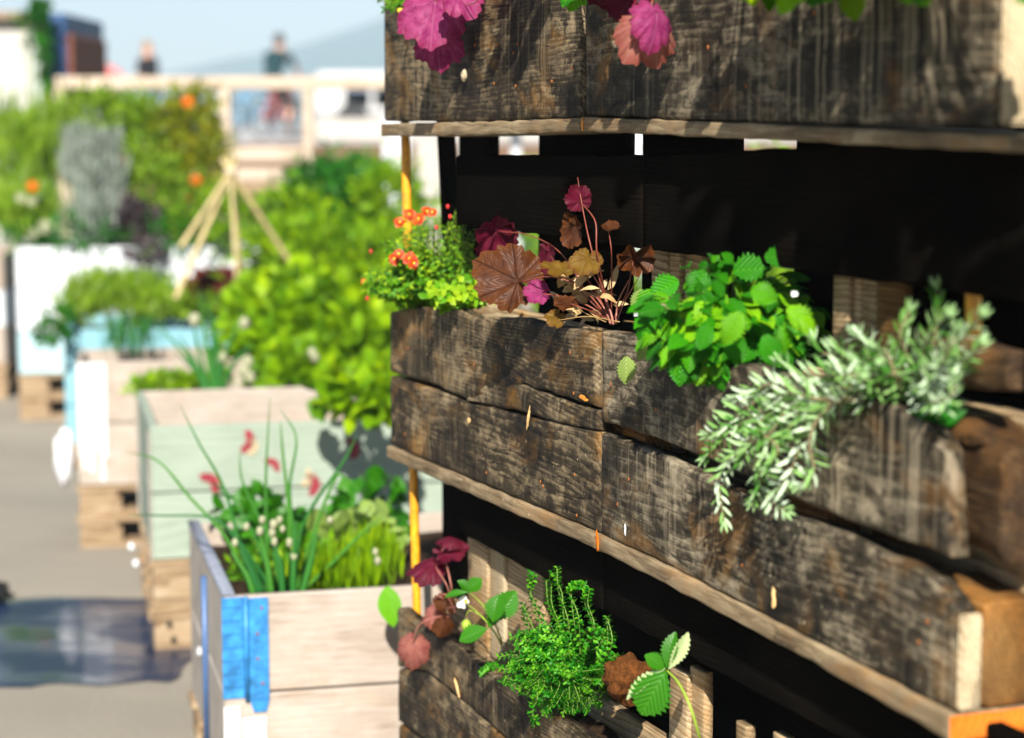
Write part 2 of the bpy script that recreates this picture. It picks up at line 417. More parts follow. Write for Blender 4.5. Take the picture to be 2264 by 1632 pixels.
M['bluepaint'] = wood('pale_blue_paint', (0.13, 0.28, 0.33), (0.17, 0.34, 0.40), (0.22, 0.40, 0.46), None, 0, 0.012, 0.2, 0.1, speck=False)
M['ice'] = wood('ice_blue_paint', (0.27, 0.42, 0.46), (0.34, 0.48, 0.52), (0.40, 0.54, 0.58), None, 0, 0.012, 0.2, 0.1, speck=False)
M['hinge'] = plain('blue_hinge_paint', (0.03, 0.21, 0.50), 0.45, 0.0, 0.45, 40, 0.4, 0.3)
M['steel'] = plain('grey_steel', (0.34, 0.30, 0.26), 0.6, 0.0, 0.2, 14)
M['steelblue'] = plain('blue_steel_strip', (0.06, 0.12, 0.26), 0.4, 0.2, 0.2, 14)
M['rim'] = plain('blue_grey_rim', (0.20, 0.22, 0.28), 0.5)
M['whitemetal'] = plain('white_metal', (0.62, 0.66, 0.68), 0.4, 0.1, 0.2, 20)
M['beanred'] = plain('bean_red_paint', (0.22, 0.018, 0.03), 0.6); M['beancream'] = plain('bean_cream_paint', (0.42, 0.34, 0.21), 0.6)
M['yellow'] = plain('yellow_pole_paint', (0.68, 0.30, 0.006), 0.45, 0, 0.4, 60, 0.5)
M['soil'] = plain('dark_soil', (0.030, 0.017, 0.009), 0.95, 0, 0.6, 120, 0.1, 1.0)
M['liner'] = plain('blue_liner', (0.006, 0.018, 0.08), 0.4)
M['drygrass'] = leafmat('dry_leaf', (0.42, 0.26, 0.09), (0.60, 0.42, 0.2), (0.72, 0.56, 0.34), 0.3, 0.6)
M['mint'] = leafmat('balm_leaf', (0.006, 0.10, 0.001), (0.028, 0.25, 0.001), (0.22, 0.50, 0.003), 0.28, 0.5, 0.3, (0.14, 0.42, 0.01), 0.9, nv=7, spec=.22)
M['paleleaf'] = leafmat('pale_balm_leaf', (0.16, 0.26, 0.035), (0.22, 0.32, 0.06), None, 0.3, 0.5, 0.3, (0.45, 0.6, 0.2), 0.6, nv=7)
M['rosemary'] = leafmat('rosemary_leaf', (0.03, 0.15, 0.006), (0.22, 0.40, 0.11), (0.60, 0.74, 0.53), 0.12, 0.6, spec=.2)
M['rosestem'] = plain('rosemary_stem', (0.20, 0.16, 0.08), 0.7)
M['thyme'] = leafmat('thyme_leaf', (0.005, 0.09, 0.001), (0.022, 0.20, 0.003), (0.13, 0.40, 0.015), 0.25, 0.5, spec=.2)
M['thymestem'] = plain('thyme_stem', (0.11, 0.20, 0.025), 0.6)
M['herb'] = leafmat('herb_leaf', (0.020, 0.13, 0.002), (0.11, 0.31, 0.003), (0.34, 0.50, 0.012), 0.3, 0.5, spec=.2)
M['orangeflower'] = leafmat('orange_petal', (0.50, 0.032, 0.002), (0.58, 0.065, 0.003), (0.6, 0.12, 0.004), 0.35, 0.5)
M['redbud'] = plain('red_bud', (0.55, 0.02, 0.02), 0.5)
M['heu_brown'] = lobemat('bronze_leaf', (0.050, 0.013, 0.003), (0.11, 0.032, 0.002), (0.016, 0.003, 0.001), (0.095, 0.030, 0.008))
M['heu_crimson'] = lobemat('crimson_leaf', (0.085, 0.003, 0.016), (0.06, 0.004, 0.008), (0.16, 0.02, 0.035), (0.14, 0.007, 0.028), trans=0.4)
M['heu_pink'] = lobemat('magenta_leaf', (0.22, 0.012, 0.095), (0.20, 0.012, 0.05), (0.36, 0.08, 0.19), (0.36, 0.05, 0.17), trans=0.4)
M['heu_olive'] = lobemat('olive_bronze_leaf', (0.14, 0.07, 0.008), (0.12, 0.035, 0.006), (0.20, 0.11, 0.02), (0.20, 0.12, 0.015), trans=0.4)
M['heu_salmon'] = lobemat('salmon_leaf', (0.30, 0.08, 0.075), (0.26, 0.06, 0.035), (0.40, 0.19, 0.16), (0.38, 0.15, 0.11), trans=0.35)
M['heu_stem'] = plain('red_stalk', (0.20, 0.045, 0.025), 0.5, 0, 0.3, 60)
M['heu_stem2'] = plain('pink_stalk', (0.30, 0.11, 0.08), 0.5, 0, 0.3, 60)
M['strawb'] = leafmat('strawberry_leaf', (0.016, 0.12, 0.001), (0.035, 0.21, 0.002), (0.08, 0.28, 0.006), 0.35, 0.38, 0.22, (0.14, 0.38, 0.03), 0.6, nv=8)
M['strawunder'] = plain('strawberry_leaf_underside', (0.42, 0.52, 0.24), 0.6, 0, .1, 40, .3, 0, .3)
M['strawstem'] = plain('strawberry_stalk', (0.30, 0.44, 0.04), 0.5, 0, .15, 40, .4, 0, .2)
M['petal'] = plain('white_petal', (0.85, 0.86, 0.82), 0.6, 0, 0.05, 30, .3, 0, .3)
M['yellowdot'] = plain('flower_centre', (0.70, 0.48, 0.03), 0.7)
M['brightleaf'] = leafmat('bright_leaf', (0.03, 0.13, 0.0004), (0.21, 0.39, 0.0006), (0.40, 0.56, 0.0008), 0.35, 0.5, spec=.15)
M['grassleaf'] = leafmat('grass_leaf', (0.05, 0.14, 0.002), (0.20, 0.34, 0.008), (0.38, 0.50, 0.07), 0.3, 0.5, spec=.2)
M['chive'] = leafmat('chive_leaf', (0.015, 0.12, 0.020), (0.03, 0.17, 0.022), (0.07, 0.24, 0.02), 0.2, 0.4)
M['darkbush'] = leafmat('dark_bush_leaf', (0.008, 0.075, 0.003), (0.022, 0.16, 0.006), (0.07, 0.26, 0.008), 0.3, 0.5, spec=.2)
M['lavender'] = leafmat('silver_leaf', (0.13, 0.17, 0.13), (0.21, 0.25, 0.21), (0.32, 0.35, 0.31), 0.2, 0.6)
M['yellowgreen'] = leafmat('yellow_green_leaf', (0.09, 0.15, 0.002), (0.24, 0.27, 0.003), (0.42, 0.33, 0.004), 0.35, 0.5)
M['redleaf'] = leafmat('red_lettuce_leaf', (0.10, 0.015, 0.02), (0.16, 0.03, 0.02), (0.22, 0.08, 0.03), 0.3, 0.5)
M['purple'] = leafmat('purple_leaf', (0.03, 0.02, 0.03), (0.07, 0.045, 0.05), (0.12, 0.10, 0.09), 0.2, 0.5)
M['marigold'] = plain('marigold_orange', (0.60, 0.12, 0.002), 0.7, 0, .15, 60, .2, 0, .2)
M['cream'] = plain('cream_flower', (0.34, 0.35, 0.22), 0.7, 0, .15, 60, .2, 0, .2)
M['bamboo'] = plain('bamboo_cane', (0.48, 0.38, 0.18), 0.5, 0, 0.25, 20)
M['string'] = plain('garden_string', (0.5, 0.42, 0.3), 0.8)
M['bark'] = plain('bark', (0.09, 0.06, 0.04), 0.9)
M['skin'] = plain('skin', (0.52, 0.27, 0.18), 0.55, 0, 0.05)
M['hair'] = plain('brown_hair', (0.03, 0.017, 0.01), 0.6); M['hairfair'] = plain('fair_hair', (0.25, 0.14, 0.06), 0.6)
M['teal'] = plain('teal_cloth', (0.0015, 0.028, 0.034), 0.85); M['black'] = plain('black_cloth', (0.003, 0.003, 0.004), 0.85)
M['pinkcloth'] = plain('pink_cloth', (0.55, 0.16, 0.15), 0.85); M['jeans'] = plain('blue_jeans', (0.06, 0.10, 0.2), 0.85)
M['rubber'] = plain('rubber', (0.02, 0.02, 0.022), 0.7); M['bikered'] = plain('red_bike_paint', (0.4, 0.04, 0.03), 0.35); M['bikeblue'] = plain('blue_bike_paint', (0.05, 0.22, 0.42), 0.35)
M['vanwhite'] = plain('van_white', (0.5, 0.5, 0.5), 0.3, 0, .03); M['glass'] = plain('dark_glass', (0.05, 0.07, 0.10), 0.08, 0, .05, 3, .6)
M['vangrey'] = plain('grey_blue_paint', (0.20, 0.26, 0.36), 0.35)
M['shedwhite'] = plain('shed_white', (0.42, 0.41, 0.38), 0.6); M['shedblue'] = plain('shed_blue', (0.015, 0.06, 0.16), 0.55); M['shedroof'] = plain('shed_roof', (0.24, 0.17, 0.11), 0.7)
M['rust'] = plain('rust_brown', (0.16, 0.05, 0.03), 0.8)
M['lowwall'] = plain('pale_low_wall', (0.40, 0.38, 0.34), 0.8, 0, .1, 3); M['earthwall'] = plain('brown_bank', (0.15, 0.085, 0.052), 0.9, 0, .2, 8)
M['cloth'] = plain('white_cloth', (0.6, 0.6, 0.62), 0.8)
M['nail'] = plain('rusty_nail', (0.30, 0.10, 0.02), 0.7, 0.3); M['splinter'] = plain('fresh_splinter', (0.62, 0.40, 0.17), 0.7)
M['orangechip'] = plain('orange_chip', (0.55, 0.20, 0.02), 0.6)
M['drop'] = NT('water_drop').m
_b = M['drop'].node_tree.nodes['Principled BSDF']; _b.inputs['Transmission Weight'].default_value = 0.6; _b.inputs['Roughness'].default_value = 0.05; _b.inputs['IOR'].default_value = 1.33; _b.inputs['Base Color'].default_value = (0.95, 0.97, 1, 1)

def asphalt():
    k = NT('asphalt'); tc = k.n('ShaderNodeTexCoord').outputs['Object']
    a = k.noise(tc, 0.9, 5, 0.6); b = k.noise(tc, 70, 3, 0.7); c_ = k.noise(k.map(tc, (1.2, 5, 1)), 1.2, 4)
    c = k.ramp(k.math('ADD', k.math('MULTIPLY', a, .5), k.math('MULTIPLY', b, .5)), [(0.3, (0.155, 0.138, 0.110)), (0.6, (0.24, 0.214, 0.170)), (0.8, (0.32, 0.285, 0.235))])
    c = k.mix(k.math('MULTIPLY', k.rng(c_, 0.5, 0.7), 0.3), c, (0.15, 0.13, 0.12))
    k.l(c, k.b.inputs['Base Color']); k.b.inputs['Roughness'].default_value = 0.9; k.bump(b, 0.5, 0.004); return k.m
def wet():
    k = NT('wet_asphalt'); tc = k.n('ShaderNodeTexCoord').outputs['Object']
    b = k.noise(tc, 60, 4, 0.7); a = k.noise(k.map(tc, (2.5, 5, 1)), 1.0, 3, 0.55)
    c = k.ramp(b, [(0.3, (0.002, 0.010, 0.03)), (0.7, (0.008, 0.022, 0.06))])  # wet dark tone, with the sky's blue reflection put into the base colour
    k.l(c, k.b.inputs['Base Color']); k.l(k.rng(a, 0.40, 0.56, 0.03, 0.6), k.b.inputs['Roughness'])
    k.b.inputs['Specular IOR Level'].default_value = 0.28; k.b.inputs['Coat Weight'].default_value = 0.25; k.b.inputs['Coat Roughness'].default_value = 0.04
    k.bump(k.math('ADD', b, k.math('MULTIPLY', a, 2.0)), 0.12, 0.003); return k.m
M['asphalt'] = asphalt(); M['wet'] = wet()
M['turf'] = plain('turf', (0.05, 0.13, 0.008), 0.9, 0, 0.5, 3); M['quay'] = plain('quay_paving', (0.36, 0.36, 0.36), 0.85, 0, 0.1, 0.5)
M['hill'] = plain('hill_grass', (0.045, 0.11, 0.075), 0.95, 0, 0.15, 0.01)

# ------------------------------------------------------------------ setting
g = MB(); g.add([(-3000,-60,0),(3000,-60,0),(3000,9000,0),(-3000,9000,0)], [(0,1,2,3)]); structure('ground', g, M['asphalt'])
g = MB()
pts = []
for i in range(90):
    a = 2*math.pi*i/90
    cx_, cy_ = -1.60, 5.78
    rr = (abs(math.cos(a))**6 + abs(math.sin(a))**6) ** (-1/6)
    x = cx_ + 0.72*rr*math.cos(a); y = cy_ + 0.50*rr*math.sin(a)
    x += 0.16*noise.noise(Vector((x*4, y*4, 1))); y += 0.07*noise.noise(Vector((x*6, y*4, 5)))+.03*noise.noise(Vector((x*19, y*11, 5)))
    pts.append((x, y, 0.004))
g.add(pts, [tuple(range(90))]); structure('puddle', g, M['wet'])
g = MB(); g.box(-60, 60, 30, 90, 0.02, 1.18); structure('promenade', g, M['quay'])
g = MB(); g.box(-60, 60, 29.85, 29.99, 0.0, 1.16); single('retaining_wall', 'brown earth-coloured retaining wall holding up the promenade', 'wall', g, M['earthwall'], smooth=False)
g = MB(); g.box(-3.2, 60, 33.2, 33.5, 1.18, 1.52, 0.02); single('low_wall', 'long low pale wall along the promenade below the van', 'wall', g, M['lowwall'], smooth=False)
g = MB(); g.add([(-60,16,0.02),(60,16,0.02),(60,29.8,0.02),(-60,29.8,0.02)], [(0,1,2,3)]); structure('lawn', g, M['turf'])
# hill
g = MB(); n = 60; vs = []
YH = 1500
def hz(px, py): return at(px, py, YH)
ridge = [(-400, 262), (150, 215), (380, 160), (520, 132), (640, 108), (760, 72), (870, 32), (1100, -60), (1500, -170), (2200, -220), (3200, -100)]
def rz(px):
    for i in range(len(ridge)-1):
        if px <= ridge[i+1][0]:
            q = (px-ridge[i][0])/(ridge[i+1][0]-ridge[i][0]); q = q*q*(3-2*q)*0.4+q*0.6
            return ridge[i][1]+(ridge[i+1][1]-ridge[i][1])*q
    return ridge[-1][1]
for j in range(9):
    t = j/8
    for i in range(n+1):
        px = -400 + 3600*i/n
        p = hz(px, rz(px) + 1.5*noise.noise(Vector((px*0.01, 0, 0))))
        h = p.z * math.sin(t*math.pi/2)
        vs.append((p.x*(0.75+0.25*t) , YH*(0.75+0.25*t), h*(1) + 4*noise.noise(Vector((i*.3, j*.7, 2)))*(t*(1-t)*4)))
for i in range(n+1): vs.append((vs[8*(n+1)+i][0]*1.2, YH*1.2, -1))
g.add(vs, [(j*(n+1)+i, j*(n+1)+i+1, (j+1)*(n+1)+i+1, (j+1)*(n+1)+i) for j in range(9) for i in range(n)]); structure('hills', g, M['hill'], True)

# ------------------------------------------------------------------ the pallet rack
def S(px, py, w=0): p = RL(px, py, w); return (p.x, p.z)
def poly(pts, w=0): return sorted([S(a, b, w) for a, b in pts])
TB = 0.025
RACK = 'stacked pallet-board planters of the rack'
def planter(label, front, ledge, s0, s1, ztop, zbot, end=None, soil_drop=0.03, group=RACK, blocks=(), back_top=0.0, fm='charwood'):
    """front: list of (top, bottom, label, seed); ledge: (top, bottom) polylines in px"""
    m = RF @ Matrix.Translation((s0, 0, zbot)); t = thing('pallet_planter', label, 'planter', mat=m, group=group)
    for top, bot, lab, sd in front:
        mb = MB(); mb.board(poly(top), poly(bot), 0.0, TB, 70, 14, 0.004, 0.0018, sd)
        emit('front_board', mb, M[fm], t, RF, lab)
    lt, lb = ledge
    mb = MB(); mb.board(poly(lt), poly(lb), -0.007, 0.135, 60, 3, 0.002, 0.001, s0+2.2)
    emit('bottom_board', mb, M['ledgewood'], t, RF)
    mb = MB(); mb.board([(s0+.002, ztop+back_top), (s1-.002, ztop+back_top-.004)], [(s0+.002, zbot+.03), (s1-.002, zbot+.03)], 0.100, 0.022, 30, 5, 0.003, 0.001, s0+4)
    emit('back_board', mb, M['slatwood'], t, RF)
    for (a, b) in blocks:
        mb = MB(); mb.box(a, b, TB+.001, .099, zbot+.004, ztop-.035, 0.004, r=a)
        emit('block', mb, M['blockwood'], t, RF)
    mb = MB(); nx = 50; vs = []
    for i in range(nx+1):
        for j in range(7):
            x = s0+.004+(s1-s0-.008)*i/nx; y = TB+.001 + (.0985-TB-.001)*j/6
            vs.append((x, y, ztop-soil_drop+0.012*noise.noise(Vector((x*30, y*30, 3)))))
    mb.add(vs, [(i*7+j, (i+1)*7+j, (i+1)*7+j+1, i*7+j+1) for i in range(nx) for j in range(6)])
    emit('soil', mb, M['soil'], t, RF)
    return t
def zat(px, py, w=0): return RL(px, py, w).z
def sat(px, py, w=0): return RL(px, py, w).x

# middle tier, far section
tA = planter('far middle planter with cracked upper board, under the bronze and orange-flowered plants',
    [([(862,690),(900,680),(1010,684),(1045,702),(1140,703),(1230,724),(1315,735)], [(862,822),(960,852),(1035,886),(1160,850),(1320,902)], 'upper front board, charred and split, with a wavy top edge', 0.3),
     ([(1032,880),(1100,832),(1170,856),(1240,884),(1322,908)], [(1030,886),(1160,912),(1240,936),(1322,953)], 'long split-off sliver below the crack', 1.7),
     ([(862,830),(960,862),(1035,893),(1080,900),(1180,925),(1322,957)], [(862,984),(1100,1083),(1324,1178)], 'lower front board with rust stains', 2.6)],
    ([(860,985),(1323,1180)], [(861,1011),(1322,1212)]), sat(862,900), sat(1323,1000), zat(1100,708), zat(862,1000), blocks=[(sat(880,900), sat(880,900)+.09), (sat(1270,900), sat(1318,900))])
# middle tier, near section
tB = planter('near middle planter with the rounded board end, under the lemon balm and rosemary',
    [([(1326,730),(1390,738),(1480,775),(1580,795),(1720,822),(1860,868),(1960,893),(2010,915),(2050,950),(2085,1000)], [(1330,932),(1420,960),(1535,1003),(1760,1105),(1960,1182),(2060,1215),(2100,1232)], 'upper front board with a broken rounded end', 3.4),
     ([(1330,958),(1460,1006),(1560,1052),(1700,1128),(1860,1178),(1940,1220),(2020,1250),(2070,1290),(2112,1345)], [(1327,1182),(1500,1262),(1800,1418),(2112,1578)], 'lower front board with pale vertical saw streaks', 4.9)],
    ([(1325,1181),(1500,1263),(1800,1420),(2112,1580)], [(1325,1213),(1500,1302),(1800,1460),(2112,1638)]), sat(1327,1000), sat(2112,1400), zat(1500,782), zat(1327,1200), blocks=[(sat(1340,1000), sat(1340,1000)+.08), (sat(1700,1000), sat(1700,1000)+.1)], fm='streakwood')
# near end of that planter: end grain, block, painted edge
zb = zat(2112,1579); s1 = sat(2112,1400)
mb = MB(); mb.box(s1+.0005, s1+.012, .002, TB+.003, zb+.004, zat(2112,1345)-.006, .003); emit('board_end', mb, M['endwood'], tB, RF, 'cream sawn end of the lower front board')
mb = MB(); mb.board([(s1-.1, zat(2112,1345)-.0+.012), (s1+.004, zat(2112,1345)+.004)], [(s1-.1, zb+.004), (s1+.004, zb+.004)], TB+.008, .092, 16, 6, .008, .004, 7.7); emit('block', mb, M['blockwood'], tB, RF, 'rust-brown end block of the planter')
mb = MB(); mb.board([(s1-.13, zat(2112,1200)+.10), (s1-.06, zat(2112,1200)+.125), (s1+.03, zat(2112,1200)+.10)], [(s1-.13, zat(2112,1200)-.012), (s1+.03, zat(2112,1200)-.020)], TB+.006, .10, 16, 8, .012, .006, 8.8); emit('block', mb, M['darkblock'], tB, RF, 'worn upper end block with rounded corners')
mb = MB(); mb.board([(sat(2128,750,.03)-.10, zat(2128,750,.03)), (sat(2128,750,.03)+.008, zat(2128,752,.03)), (sat(2225,780,.03), zat(2225,780,.03))], [(sat(2128,750,.03)-.10, zat(2128,872,.03)), (sat(2225,780,.03), zat(2225,868,.03))], .033, .02, 20, 8, .008, .004, 3.3); emit('board_end', mb, M['darkblock'], tB, RF, 'dark worn end of an inner board beside the rosemary')
mb = MB(); mb.box(s1+.002, s1+.010, -.006, .128, zat(2112,1638)+.001, zb-.002, .001); emit('painted_edge', mb, M['orangepaint'], tB, RF, 'bright orange painted end of the bottom board')
# top tier
tC = planter('far top planter with magenta leaves spilling over its dark board',
    [([(845,-150),(1290,-215)], [(850,269),(1070,268),(1288,262)], 'tall dark front board with scattered nail holes', 5.3)],
    ([(850,273),(1070,270),(1288,262)], [(850,301),(1070,300),(1288,292)]), sat(848,200), sat(1288,200), zat(850,-120), zat(850,300))
tD = planter('near top planter with mottled grey board and pale sawn end',
    [([(1292,-215),(1800,-260),(2205,-300)], [(1294,256),(1700,272),(2205,286)], 'long mottled front board', 6.1)],
    ([(1292,259),(1700,275),(2215,300),(2700,312)], [(1292,290),(1700,309),(2215,334),(2700,352)]), sat(1292,200), sat(2208,200), zat(1292,-190), zat(1292,300), fm='streakwood')
s2 = sat(2205,200)
mb = MB(); mb.box(s2+.001, s2+.014, .000, .065, zat(2205,286)+.004, zat(2205,-300), .004); emit('board_end', mb, M['endwood'], tD, RF, 'bright cream sawn end of the front board')
mb = MB(); mb.box(s2-.1, s2+.004, TB+.03, .099, zat(2205,286)+.004, zat(2205,-300)-.02, .006); emit('block', mb, M['blockwood'], tD, RF)
# bottom tier
tE = planter('lowest planter at the far end, under the thyme and strawberry',
    [([(878,1344),(930,1380),(1060,1470),(1290,1632),(1420,1724)], [(880,1475),(940,1482),(1060,1580),(1180,1690),(1420,1890)], 'upper front board split along the grain', 9.1),
     ([(880,1479),(940,1487),(1060,1585),(1180,1695),(1420,1895)], [(880,1594),(1080,1740),(1420,1990)], 'middle sliver of the front', 9.9),
     ([(881,1602),(1080,1748),(1420,1998)], [(882,1760),(1080,1910),(1420,2190)], 'lower front board', 10.4)],
    ([(882,1762),(1420,2192)], [(882,1790),(1420,2228)]), sat(878,1400), sat(1400,1632), zat(878,1344), zat(882,1790), blocks=[(sat(882,1500), sat(882,1500)+.05)], back_top=0.01)
tF = planter('lowest planter at the near end with weathered ribbed boards',
    [([(1405,1712),(2250,2290)], [(1405,1990),(2250,2750)], 'ribbed front board', 11.5)],
    ([(1405,1995),(2250,2755)], [(1405,2030),(2250,2800)]), sat(1405,1700), sat(2200,1700), zat(1405,1712), zat(1405,2030))

# pale chips, nails and a splinter on the boards
def chip(px, py, w, lx, lz, mat, parent, nm='chip', lab=None, rot=0.0, th=.004):
    p = RL(px, py, w); mb = MB()
    c, s_ = math.cos(rot), math.sin(rot)
    mb.ball(p, lx*.5, th*.5, lz*.5, 9, 7, wob=.7, T=Matrix(((c, 0, -s_), (0, 1, 0), (s_, 0, c)))); emit(nm, mb, M[mat], parent, RF, lab, smooth=False)
chip(1289, 880, -.002, .030, .008, 'orangechip', tA, 'chip', 'bright orange sliver of bare wood', -.12)
chip(1321, 1196, -.009, .008, .028, 'orangepaint', tA, 'chip', 'orange splinter on the ledge joint', .1)
chip(1168, 925, -.006, .004, .036, 'splinter', tA, 'splinter', 'pale splinter standing out of the gap', -.35)
chip(1036, 930, -.003, .014, .009, 'splinter', tA, 'splinter', 'torn pale knot', .5)
chip(1710, 1320, -.002, .008, .026, 'splinter', tB, 'chip', 'tan bare patch of wood', .05)
chip(1288, 275, -.008, .008, .018, 'orangechip', tC, 'chip', 'orange chip on the ledge joint')
chip(1010, 1520, -.002, .005, .034, 'splinter', tE, 'splinter', 'pale splinter on the lowest board', .7)
chip(1382, 1172, -.0005, .005, .016, 'whitepaint', tB, 'scuff', 'small white paint drip', 0, .002)
p = RL(1026, 167, -.008); mb = MB(); mb.ball(p, .008, .006, .010, 8, 6, wob=.6); emit('plug', mb, M['endwood'], tC, RF, 'cream round plug in the board')
def nails(parent, pl, w=-.001):
    for (a, b) in pl:
        mb = MB(); mb.ball(RL(a, b, w), .0026, .0012, .0032, 6, 4); emit('nail', mb, M['nail'], parent, RF)
nails(tA, [(1075,1045),(1048,806),(1270,1050),(1275,1140),(1200,1075),(1195,1065),(895,960),(902,770),(1260,740+40),(1268,870)])
nails(tB, [(1390,1060),(1365,1115),(1350,850),(1640,1250),(2050,1375),(2030,1420),(1450,905)])
nails(tC, [(1135,117),(1100,100),(1140,190),(1092,185),(1220,180),(1265,150),(1050,100),(1144,97)])
nails(tD, [(1565,105),(1800,30),(1650,190)])

# --- back of the rack: dark boards with window gaps, slats in front of them
WB = 0.17
def backpanel(label, xa, xb, rows, s_extra=(0, 0)):
    pass
def rect(mb, x0, y0, x1, y1, w, th=.02, seed=0.):
    # px rectangle whose sides are horizontal/vertical in the rack
    sa = sat(x0, (y0+y1)/2, w); sb = sat(x1, (y0+y1)/2, w)
    z1a = zat(x0, y0, w); z0a = zat(x0, y1, w)
    mb.board([(sa, z1a), (sb, z1a)], [(sa, z0a), (sb, z0a)], w, th, 12, 4, .002, .001, seed)
pbF = thing('upright_pallet', 'dark upright pallet forming the far half of the rack back, with square window gaps', 'pallet', mat=RF @ Matrix.Translation((.1, WB, 0)), group='upright pallets behind the planters')
pbN = thing('upright_pallet', 'dark upright pallet forming the near half of the rack back, with pale lit slats', 'pallet', mat=RF @ Matrix.Translation((1.2, WB, 0)), group='upright pallets behind the planters')
def vboard(parent, x0, x1, ya, yb, w, mat, nm='slat', th=.018, seed=0., lab=None):
    """vertical board: px columns x0..x1 measured at row ya (top) on plane w, running down to z of yb"""
    mb = MB(); a = sat(x0, ya, w); b = sat(x1, ya, w); zt = zat((x0+x1)/2, ya, w); zb_ = zat((x0+x1)/2, yb, w)
    vs = []; H = 14
    mb2 = MB(); mb2.board([(zb_, -a), (zt, -a-.0)], [(zb_, -b), (zt, -b)], 0, th, 20, 3, .0025, .0012, seed)
    # rotate so that the grain runs up: (x=z, z=-s) -> (s, w, z)
    mb.v = [(-z, w + y, x) for (x, y, z) in mb2.v]; mb.f = [tuple(reversed(f)) for f in mb2.f]; mb.uv = mb2.uv; mb.r = mb2.r
    return emit(nm, mb, M[mat], parent, RF, lab)
def hboard(parent, x0, x1, ytl, ybl, w, mat, seed=0., th=.02, lab=None, ytr=None):
    """horizontal board between px columns; ytl/ybl = rows of its top/bottom at x0"""
    mb = MB(); a = sat(x0, ytl, w); b = sat(x1, ytl, w); zt = zat(x0, ytl, w); zb_ = zat(x0, ybl, w)
    zr = zt if ytr is None else zat(x1, ytr, w)
    mb.board([(a, zt), (b, zr)], [(a, zb_), (b, zb_)], w, th, 40, 5, .003, .0012, seed)
    return emit('cross_shade_board', mb, M[mat], parent, RF, lab)
# upper gap, dark cross boards (row 342..~515 at x=1090)
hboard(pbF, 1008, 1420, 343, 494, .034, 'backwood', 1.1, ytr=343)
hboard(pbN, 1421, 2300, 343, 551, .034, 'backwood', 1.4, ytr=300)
hboard(pbF, 1020, 1330, 1070, 1180, .036, 'backwood', 1.6)  # black board added where the ledge's shadow falls on the slats
hboard(pbN, 1331, 2500, 1200, 1349, .036, 'backwood', 1.8)  # near half of the added board that darkens the shaded lower gap
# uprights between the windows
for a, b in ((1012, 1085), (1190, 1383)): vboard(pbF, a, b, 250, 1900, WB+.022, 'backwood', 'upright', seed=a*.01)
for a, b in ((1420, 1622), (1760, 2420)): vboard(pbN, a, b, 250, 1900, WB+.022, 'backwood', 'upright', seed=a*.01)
# lower gap closed by wide dark boards
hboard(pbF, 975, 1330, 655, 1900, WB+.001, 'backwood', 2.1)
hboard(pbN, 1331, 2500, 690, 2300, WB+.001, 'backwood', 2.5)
# lit slats
WS = .062
for a, b, w, m_ in ((1440, 1472, WS, 'slatwood'), (1474, 1502, WS+.006, 'slatwood'), (1512, 1552, WS+.014, 'slatwood')):
    vboard(pbN, a, b, 500, 1000, w, m_, 'slat', .015, a*.013)
for a, b, w, m_ in ((1842, 1876, WS, 'slatwood'), (1878, 1902, WS+.008, 'slatwood'), (1904, 1938, WS+.012, 'slatwood'), (1940, 1996, WS, 'blockwood')):
    vboard(pbN, a, b, 560, 1200, w, m_, 'slat', .015, a*.013)
for a, b, w, m_ in ((1032, 1076, WS, 'slatwood'), (1078, 1112, WS+.006, 'endwood'), (1114, 1200, WS+.014, 'slatwood')):
    vboard(pbF, a, b, 1075, 1600, w, m_, 'slat', .015, a*.013)
for a, b, w, m_ in ((1478, 1520, WS, 'slatwood'), (1522, 1556, WS+.006, 'slatwood'), (1626, 1650, WS+.006, 'slatwood'), (1708, 1735, WS+.006, 'slatwood')):
    vboard(pbN, a, b, 1480 if a < 1600 else (1600 if a < 1700 else 1625), 1800, w, m_, 'slat', .015, a*.013)

# posts
def post(label, pxt, pyt, pxb, pyb, w, r_, mat, nm='pole', cat='pole', group=None, zlo=0.0, up=.5):
    T = RL(pxt, pyt, w); B = RL(pxb, pyb, w); d = (B-T); 
    B2 = T + d * ((T.z-zlo)/(-d.z)) ; T2 = T - d*(up/abs(d.z))
    mb = MB(); mb.tube([B2 + (T2-B2)*i/12 for i in range(13)], r_, 16)
    return single(nm, label, cat, mb, M[mat], RF, group)
post('yellow painted steel pole at the far end of the rack, behind the orange flowers', 897, 350, 918, 1200, .042, .0088, 'yellow', group='yellow rack poles')
post('yellow steel pole at the near end of the rack, its tip lit above the rosemary', 2152, 640, 2156, 1000, .060, .0088, 'yellow', group='yellow rack poles', zlo=zat(2045,790), up=.004)
mb = MB(); T = RL(984, 250, .13); B = RL(1006, 700, .13)
for i in range(1):
    mb.obox((T+B)/2, Vector((1,0,0)), Vector((0,1,0)), Vector((0,0,1)), .024, .03, (T.z-B.z)); 
    for k in range(len(mb.v)):
        v = mb.v[k]; q = (v[2]-(T.z+B.z)/2)/(T.z-B.z); mb.v[k] = (v[0]+(T.x-B.x)*q, v[1], v[2])
single('post', 'thin dark slanting post in the shade behind the yellow pole', 'post', mb, M['backwood'], RF, smooth=False)

